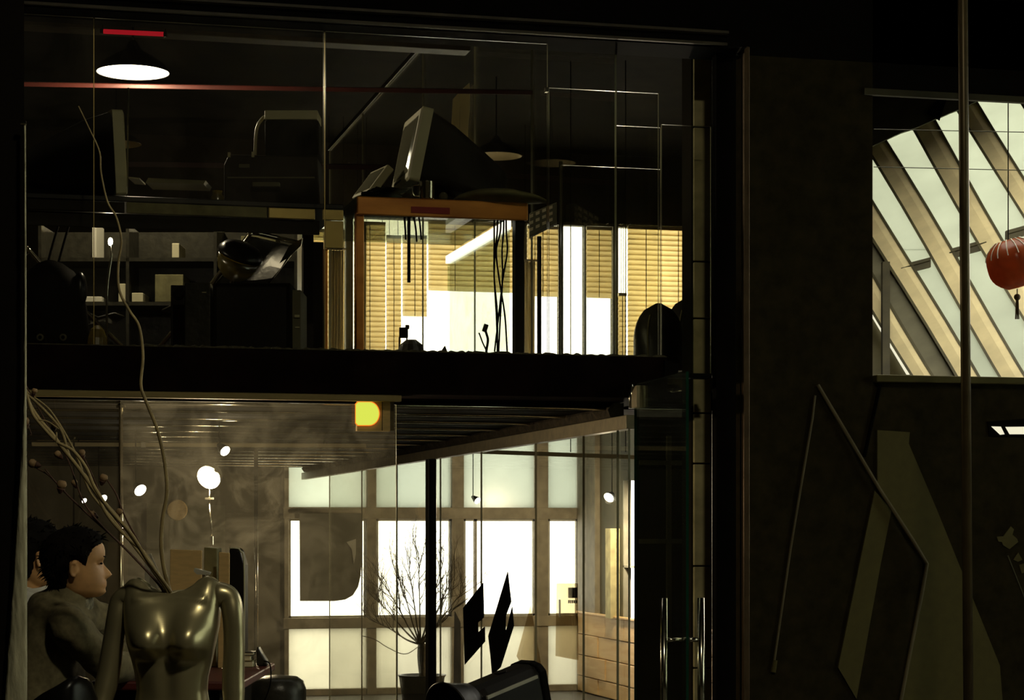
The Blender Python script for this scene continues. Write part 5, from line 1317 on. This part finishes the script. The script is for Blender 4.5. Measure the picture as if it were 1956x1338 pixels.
def head(mb, hairmb, org, fwd, H, tilt=0.0, seed=1):
    f = Vector(fwd).normalized(); left = UP.cross(f).normalized()
    up = UP*math.cos(tilt)+f*math.sin(tilt)*(-1); ff = f*math.cos(tilt)+UP*math.sin(tilt)
    def loc(x, y, z): return org+ff*x*H+left*y*H+up*z*H
    NV_, NU_ = 56, 64; rings = []; hg = []
    for k in range(NV_+1):
        z = k/NV_; fr, bk, hw_ = lerp(FT, z), lerp(BT, z), lerp(HT, z)
        row = []; hrow = []
        for i in range(NU_):
            th = 2*math.pi*i/NU_; c, s = math.cos(th), math.sin(th)
            x = (fr if c > 0 else bk)*math.copysign(abs(c)**.82, c); y = hw_*math.copysign(abs(s)**.9, s)
            if c > 0:
                nz = lerp([(.26, 0), (.29, .085), (.32, .118), (.36, .105), (.42, .065), (.50, .022), (.56, 0)], z)
                wn = lerp([(.26, .075), (.32, .078), (.40, .05), (.55, .04)], z)
                x += nz*math.exp(-(y/wn)**2)
                x += .022*math.exp(-(y/.11)**2)*(math.exp(-((z-.215)/.016)**2)+.9*math.exp(-((z-.165)/.018)**2))
                x -= .014*math.exp(-(y/.12)**2)*math.exp(-((z-.19)/.008)**2)
                for sy_ in (-1, 1):
                    x -= .030*math.exp(-((y-sy_*.145)/.07)**2-((z-.50)/.040)**2)
                    x += .018*math.exp(-((y-sy_*.145)/.045)**2-((z-.495)/.022)**2)
                    x += .014*math.exp(-((y-sy_*.14)/.09)**2-((z-.572)/.022)**2)
            row.append(loc(x, y, z))
            line = lerp([(-.5, .10), (-.17, .16), (-.125, .34), (-.095, .55), (.03, .56), (.08, .50), (.13, .47), (.17, .60), (.27, .74), (.40, .80)], x)
            mask = min(max((z-line)/.10, 0), 1)
            hrow.append((x, y, z, mask))
        rings.append(row); hg.append(hrow)
    mb.loft(rings)
    # ears
    for sy_ in (-1, 1):
        ec = (-.03, sy_*.345, .43)
        op = []
        for k in range(13):
            a = -2.2+4.6*k/12
            op.append(loc(ec[0]-.055*math.cos(a)*1.0-.01, ec[1]+sy_*.045, ec[2]+.105*math.sin(a)))
        mb.tube(op, [.016*H]+[.021*H]*11+[.022*H], 8)
        mb.ell(loc(ec[0], ec[1]+sy_*.012, ec[2]), ff*.05*H, left*.022*H, up*.095*H, 12, 8)
    # hair shell and locks
    rnd = random.Random(seed); hr = []
    for row in hg:
        r2 = []
        for x, y, z, mk in row:
            n = Vector((x*.9, y*1.3, (z-.52)*1.1)); n = n.normalized() if n.length > 1e-6 else Vector((0, 0, 1))
            q = .075*mk+.02*mk*noise.noise((x*9, y*9, z*9+seed)); q = q if mk > 0 else -.03
            r2.append(loc(x+n.x*q, y+n.y*q, z+n.z*q))
        hr.append(r2)
    hairmb.loft(hr)
    for _ in range(700):
        k = rnd.randint(8, NV_); i = rnd.randint(0, NU_-1); x, y, z, mk = hg[k][i]
        if mk < .35 or (z < .62 and x > -.22): continue
        n = Vector((x*.9, y*1.3, (z-.52)*1.1)).normalized()
        base_ = (x+n.x*.05, y+n.y*.05, z+n.z*.05)
        lean = Vector((rnd.uniform(-.05, .09), rnd.gauss(0, .03), rnd.uniform(-.09, .02)))
        tip = Vector(base_)+n*rnd.uniform(.03, .075)+lean
        p0, p1 = loc(*base_), loc(*tip); md = (p0+p1)/2+up*.006*H
        hairmb.tube([p0, md, p1], [.016*H, .012*H, .002*H], 4)
    return loc
def face_bits(t, loc, H):
    for sy_ in (-1, 1):
        e = MB(); e.ell(loc(.355, sy_*.145, .497), (loc(1, 0, 0)-loc(0, 0, 0))*.022, (loc(0, 1, 0)-loc(0, 0, 0))*.055, (loc(0, 0, 1)-loc(0, 0, 0))*.016, 12, 8)
        e.build('eye', 'hair', t, smooth=True)
        b = MB(); b.tube([loc(.415-.02*k-.012*k*k, sy_*(.07+.055*k), .592+.012*math.sin(k)) for k in range(4)], [.010*H, .014*H, .012*H, .004*H], 6)
        b.build('eyebrow', 'hair', t, smooth=True)
def hand_mesh(mb, wrist, dv_, nrm, curl=.5, s=1.0):
    dv_ = dv_.normalized(); wv = dv_.cross(nrm).normalized(); nv = wv.cross(dv_)
    mb.loft([[wrist+(dv_*t_+wv*a_*math.cos(q*math.pi/6)+nv*b_*math.sin(q*math.pi/6))*s for q in range(12)] for t_, a_, b_ in ((-.02, .026, .02), (.02, .032, .018), (.06, .042, .015), (.09, .042, .013))])
    for off, ln in ((-.031, .062), (-.0105, .074), (.0105, .078), (.031, .068)):
        b0 = wrist+(dv_*.085+wv*off)*s
        mb.tube(crom([b0, b0+(dv_*ln*.42-nv*ln*.10*curl)*s, b0+(dv_*ln*.74-nv*ln*.38*curl)*s, b0+(dv_*ln*.9-nv*ln*.75*curl)*s], 4), .0088*s, 8)
    b0 = wrist+(dv_*.025+wv*.03)*s
    mb.tube(crom([b0, b0+(dv_*.03+wv*.024)*s, b0+(dv_*.058+wv*.026-nv*.014)*s], 4), .0105*s, 8)
def person(label, hl, hd, hz, H, fwd, seed, jacket, inner, torso_pts, near, far, elbow_n, wrist_n, elbow_f, wrist_f, hips, feet, collarmat):
    org = W(hl, hd, hz)
    t = thing('person', label, 'person', W(feet[0][0], feet[0][1], 0))
    body, hair = MB(), MB()
    loc = head(body, hair, org, fwd, H, .05, seed)
    neck0, neck1 = loc(-.12, 0, .16), W(*torso_pts[0])
    body.capsule(loc(-.12, 0, .22), neck1, .050, .056, 20)
    body.capsule(W(*torso_pts[0]), W(*torso_pts[1]), .055, .09, 20)
    for a, b in zip(torso_pts[1:], torso_pts[2:]): body.capsule(W(*a), W(*b), .10, .11, 20)
    body.capsule(W(*near), W(*elbow_n), .045, .038); body.capsule(W(*elbow_n), W(*wrist_n), .037, .026)
    body.capsule(W(*far), W(*elbow_f), .045, .038); body.capsule(W(*elbow_f), W(*wrist_f), .037, .026)
    hand_mesh(body, W(*wrist_n), W(*wrist_n)-W(*elbow_n), UP, .6); hand_mesh(body, W(*wrist_f), W(*wrist_f)-W(*elbow_f), UP, .6)
    for h_, k_, f_ in feet_chain(hips, feet):
        body.capsule(h_, k_, .07, .05); body.capsule(k_, f_+UP*.07, .048, .036)
    b = fuse(body, 'body', 'skin', t, .0045, 3)
    hair.build('hair', 'hair', t, smooth=True)
    face_bits(t, loc, H)
    # clothing: torso and sleeves
    j = MB()
    rs = [.085, .135, .150, .148, .15]
    for k, (a, b_) in enumerate(zip(torso_pts, torso_pts[1:])):
        A_, B_ = W(*a), W(*b_); ra, rb_2 = rs[min(k, 4)], rs[min(k+1, 4)]
        ax_ = (B_-A_).normalized(); dpt = FWD
        pr = []
        for s in range(9):
            u = s/8; c = A_+(B_-A_)*u; r_ = ra+(rb_2-ra)*u
            side_ = (ax_.cross(dpt)).normalized()
            pr.append([c+side_*r_*.82*math.cos(q*math.pi/12)+dpt*r_*1.12*math.sin(q*math.pi/12) for q in range(24)])
        j.loft(pr); j.ell(A_, side_*ra*.82, dpt*ra*1.12, ax_*ra*.6, 24, 12); j.ell(B_, side_*rb_2*.82, dpt*rb_2*1.12, ax_*rb_2*.6, 24, 12)
    for sh, el, wr_ in ((near, elbow_n, wrist_n), (far, elbow_f, wrist_f)):
        S_, E_, W_ = W(*sh), W(*el), W(*wr_)
        j.capsule(W(*torso_pts[1]), S_, .075, .062, 20)
        j.capsule(S_, E_, .064, .054, 20); j.capsule(E_, E_+(W_-E_)*.90, .052, .042, 20)
    fuse(j, 'jacket', jacket, t, .007, 10, .022)
    # collar band round the neck
    cN = neck1+(loc(-.10, 0, .2)-neck1)*.42; ax_ = (loc(-.10, 0, .2)-neck1).normalized()
    MB().lathe(cN-ax_*.01, [(.080, -.03), (.074, .0), (.070, .022), (.066, .022), (.066, -.03)], 28, ax_).build('collar', collarmat, t, smooth=True)
    tm = MB(); hp_ = W(*hips)
    tm.ell(hp_, RGT*.14, FWD*.17, UP*.13, 20, 12)
    for h_, k_, f_ in feet_chain(hips, feet):
        tm.capsule(h_, k_, .092, .068, 18); tm.capsule(k_, f_+UP*.10, .066, .052, 18)
    fuse(tm, 'trousers', 'trousers', t, .009, 6)
    for h_, k_, f_ in feet_chain(hips, feet):
        fd = Vector(fwd).normalized(); sd_ = UP.cross(fd)
        MB().loft([[f_+fd*x+sd_*a_*math.cos(q*math.pi/8)+UP*(hh*.5+hh*.5*math.sin(q*math.pi/8)) for q in range(16)] for x, a_, hh in ((-.08, .028, .05), (-.05, .038, .085), (.02, .042, .09), (.09, .048, .055), (.15, .042, .04), (.175, .02, .025))]).build('shoe', 'blackgloss', t, smooth=True)
    return t, loc
def feet_chain(hips, feet):
    out = []
    for s, ft in zip((-1, 1), feet):
        h_ = W(hips[0], hips[1]+s*.09, hips[2]-.02); f_ = W(ft[0], ft[1], 0.0)
        k_ = (h_+f_)/2+RGT*.05+UP*.02
        out.append((h_, k_, f_))
    return out
d2 = 6.62
hl = LX(151, d2)
p2, loc2 = person('person in a dark jacket leaning on the counter, face turned to the lamp', hl, d2, ZY(1143, d2), .213, RGT*.97+FWD*.16, 3,
       'jacket', 'shirt', [(LX(130, d2), d2+.02, ZY(1140, d2)), (LX(112, d2), d2+.03, ZY(1178, d2)), (LX(85, d2), d2+.03, ZY(1260, d2)), (LX(72, d2), d2+.03, ZY(1350, d2)), (LX(62, d2), d2+.03, 1.0)],
       (LX(150, d2), d2-.14, ZY(1196, d2)), (LX(162, d2), d2+.20, ZY(1188, d2)),
       (LX(215, d2), d2-.03, ZY(1275, d2)), (LX(285, d2), d2+.14, tz+.055), (LX(205, d2), d2+.30, ZY(1285, d2)), (LX(262, d2+.3), d2+.33, tz+.055),
       (LX(62, d2), d2+.03, .95), [(LX(75, d2), d2-.06, 0), (LX(45, d2), d2+.14, 0)], 'collar')
MB().lathe(loc2(-.28, .10, .02), [(.001, .012), (.012, .008), (.014, -.004), (.001, -.01)], 12, UP).build('shirt_tip', 'shirt', p2, smooth=True)
d1 = 7.12
p1, loc1 = person('person in a white shirt standing half hidden behind the pale cloth strip', LX(64, d1), d1, ZY(1124, d1), .222, RGT*.80+FWD*.60, 5,
       'shirt', 'shirt', [(LX(52, d1), d1+.0, ZY(1140, d1)), (LX(40, d1), d1, ZY(1190, d1)), (LX(30, d1), d1, ZY(1270, d1)), (LX(22, d1), d1, ZY(1370, d1)), (LX(20, d1), d1, 1.0)],
       (LX(20, d1), d1-.14, ZY(1190, d1)), (LX(52, d1), d1+.20, ZY(1195, d1)),
       (LX(30, d1), d1-.18, ZY(1330, d1)), (LX(90, d1), d1-.02, ZY(1345, d1)), (LX(80, d1), d1+.26, ZY(1330, d1)), (LX(140, d1), d1+.25, ZY(1345, d1)),
       (LX(18, d1), d1, .95), [(LX(28, d1), d1-.08, 0), (LX(0, d1), d1+.12, 0)], 'shirt')

# black bar chair in the bottom left corner
dC = 6.05
bc = thing('bar_chair', 'black bar chair with a curved padded back in front of the leaning person', 'chair', W(LX(118, dC), dC-.1, 0))
rings = []
for k in range(15):
    s = k/14; px = 55+130*s; top = lerp([(55, 1345), (80, 1326), (110, 1310), (135, 1294), (150, 1291), (163, 1298), (172, 1296), (182, 1322), (188, 1345)], px)
    dd = dC-.10*math.sin(math.pi*s)
    zt2 = ZY(top, dd); l_ = LX(px, dd)
    rings.append([W(l_, dd, zt2-.24), W(l_, dd-.02, zt2-.2), W(l_, dd-.022, zt2-.03), W(l_, dd-.008, zt2), W(l_, dd+.012, zt2), W(l_, dd+.022, zt2-.03), W(l_, dd+.02, zt2-.2)])
MB().loft(rings).build('backrest', 'blackgloss', bc, smooth=True)
cs_ = W(LX(118, dC), dC-.16, .56)
MB().lathe(cs_, [(.002, 0), (.17, 0), (.185, .03), (.175, .06), (.002, .075)], 28).build('seat', 'blackgloss', bc, smooth=True)
for k in range(4):
    an = math.pi/4+k*math.pi/2
    MB().tube([cs_+RGT*.12*math.cos(an)+FWD*.12*math.sin(an), Vector((*(cs_+RGT*.2*math.cos(an)+FWD*.2*math.sin(an)).xy, .004))], .012, 8).build('leg', 'chrome', bc, smooth=True)
MB().tube([cs_+FWD*.15+UP*.03-RGT*.05, W(LX(108, dC), dC-.09, ZY(1338, dC)-.1)], .010, 8).build('back_post', 'chrome', bc, smooth=True)

# ---------------- added fill lamp, out of view, that softly lights the foreground
hp2 = W(1.3, 2.3, 6.0)
hl_ = thing('fill_lamp', 'added fill lamp with a wide shade, unseen above the foreground', 'lamp', hp2)
MB().lathe(hp2, [(.30, 0), (.30, .01), (.2, .12), (.06, .2), (.02, .22)], 32).build('shade', 'blackplastic', hl_, smooth=True)  # shade of the added fill lamp
MB().lathe(hp2, [(.29, .004), (.19, .11), (.05, .19), (.002, .19)], 32).build('reflector', 'cream', hl_, smooth=True)  # reflector of the added fill lamp
MB().tube([hp2+UP*.21, Vector((hp2.x, hp2.y, 6.5))], .006, 6).build('cord', 'black', hl_)  # cord of the added fill lamp
al = bpy.data.lights.new('fill_light', 'AREA'); al.shape = 'DISK'; al.size = .5; al.energy = 100; al.color = (1, .90, .62)
alo = link(bpy.data.objects.new('fill_light', al)); alo.parent = hl_; alo.location = (0, 0, -.01)

# ---------------- groups for repeats
GR = {'slat_blind': 'slat blinds on the upper windows', 'hanging_curtain': 'pale curtain strips', 'dry_branch': 'dry branches in the mannequin neck',
      'cable': 'black cables under the copper desk', 'spot_lamp': 'spot lamps of the lower rooms', 'pendant_or_reflection': 'pendant lamp and added reflection shapes over the mezzanine',
      'book': 'books stacked on the counter', 'paper_box': 'boxes on the low shelf', 'dome_chair_or_double': 'domed chair on the gallery and its added double', 'chrome_chair': 'chrome sling chairs under the long desk',
      'person': 'people at the counter', 'crt_monitor': 'monitors on the mezzanine desks', 'cardboard_sheet': 'cardboard pieces on the counter', 'black_sheet': 'black sheets on the partition',
      'pale_sheet': 'pale sheets on the partition', 'olive_shape': 'olive shapes under the ledge', 'strip_fixture': 'strip fixtures', 'chrome_pole': 'chrome poles', 'steel_beam': 'steel beams over the mezzanine', 'bent_bar': 'bars before the dark panel'}
for o in scene.objects:
    if o.parent is None and 'label' in o and 'category' in o:
        k = o.name.split('.')[0]
        if k in GR: o['group'] = GR[k]
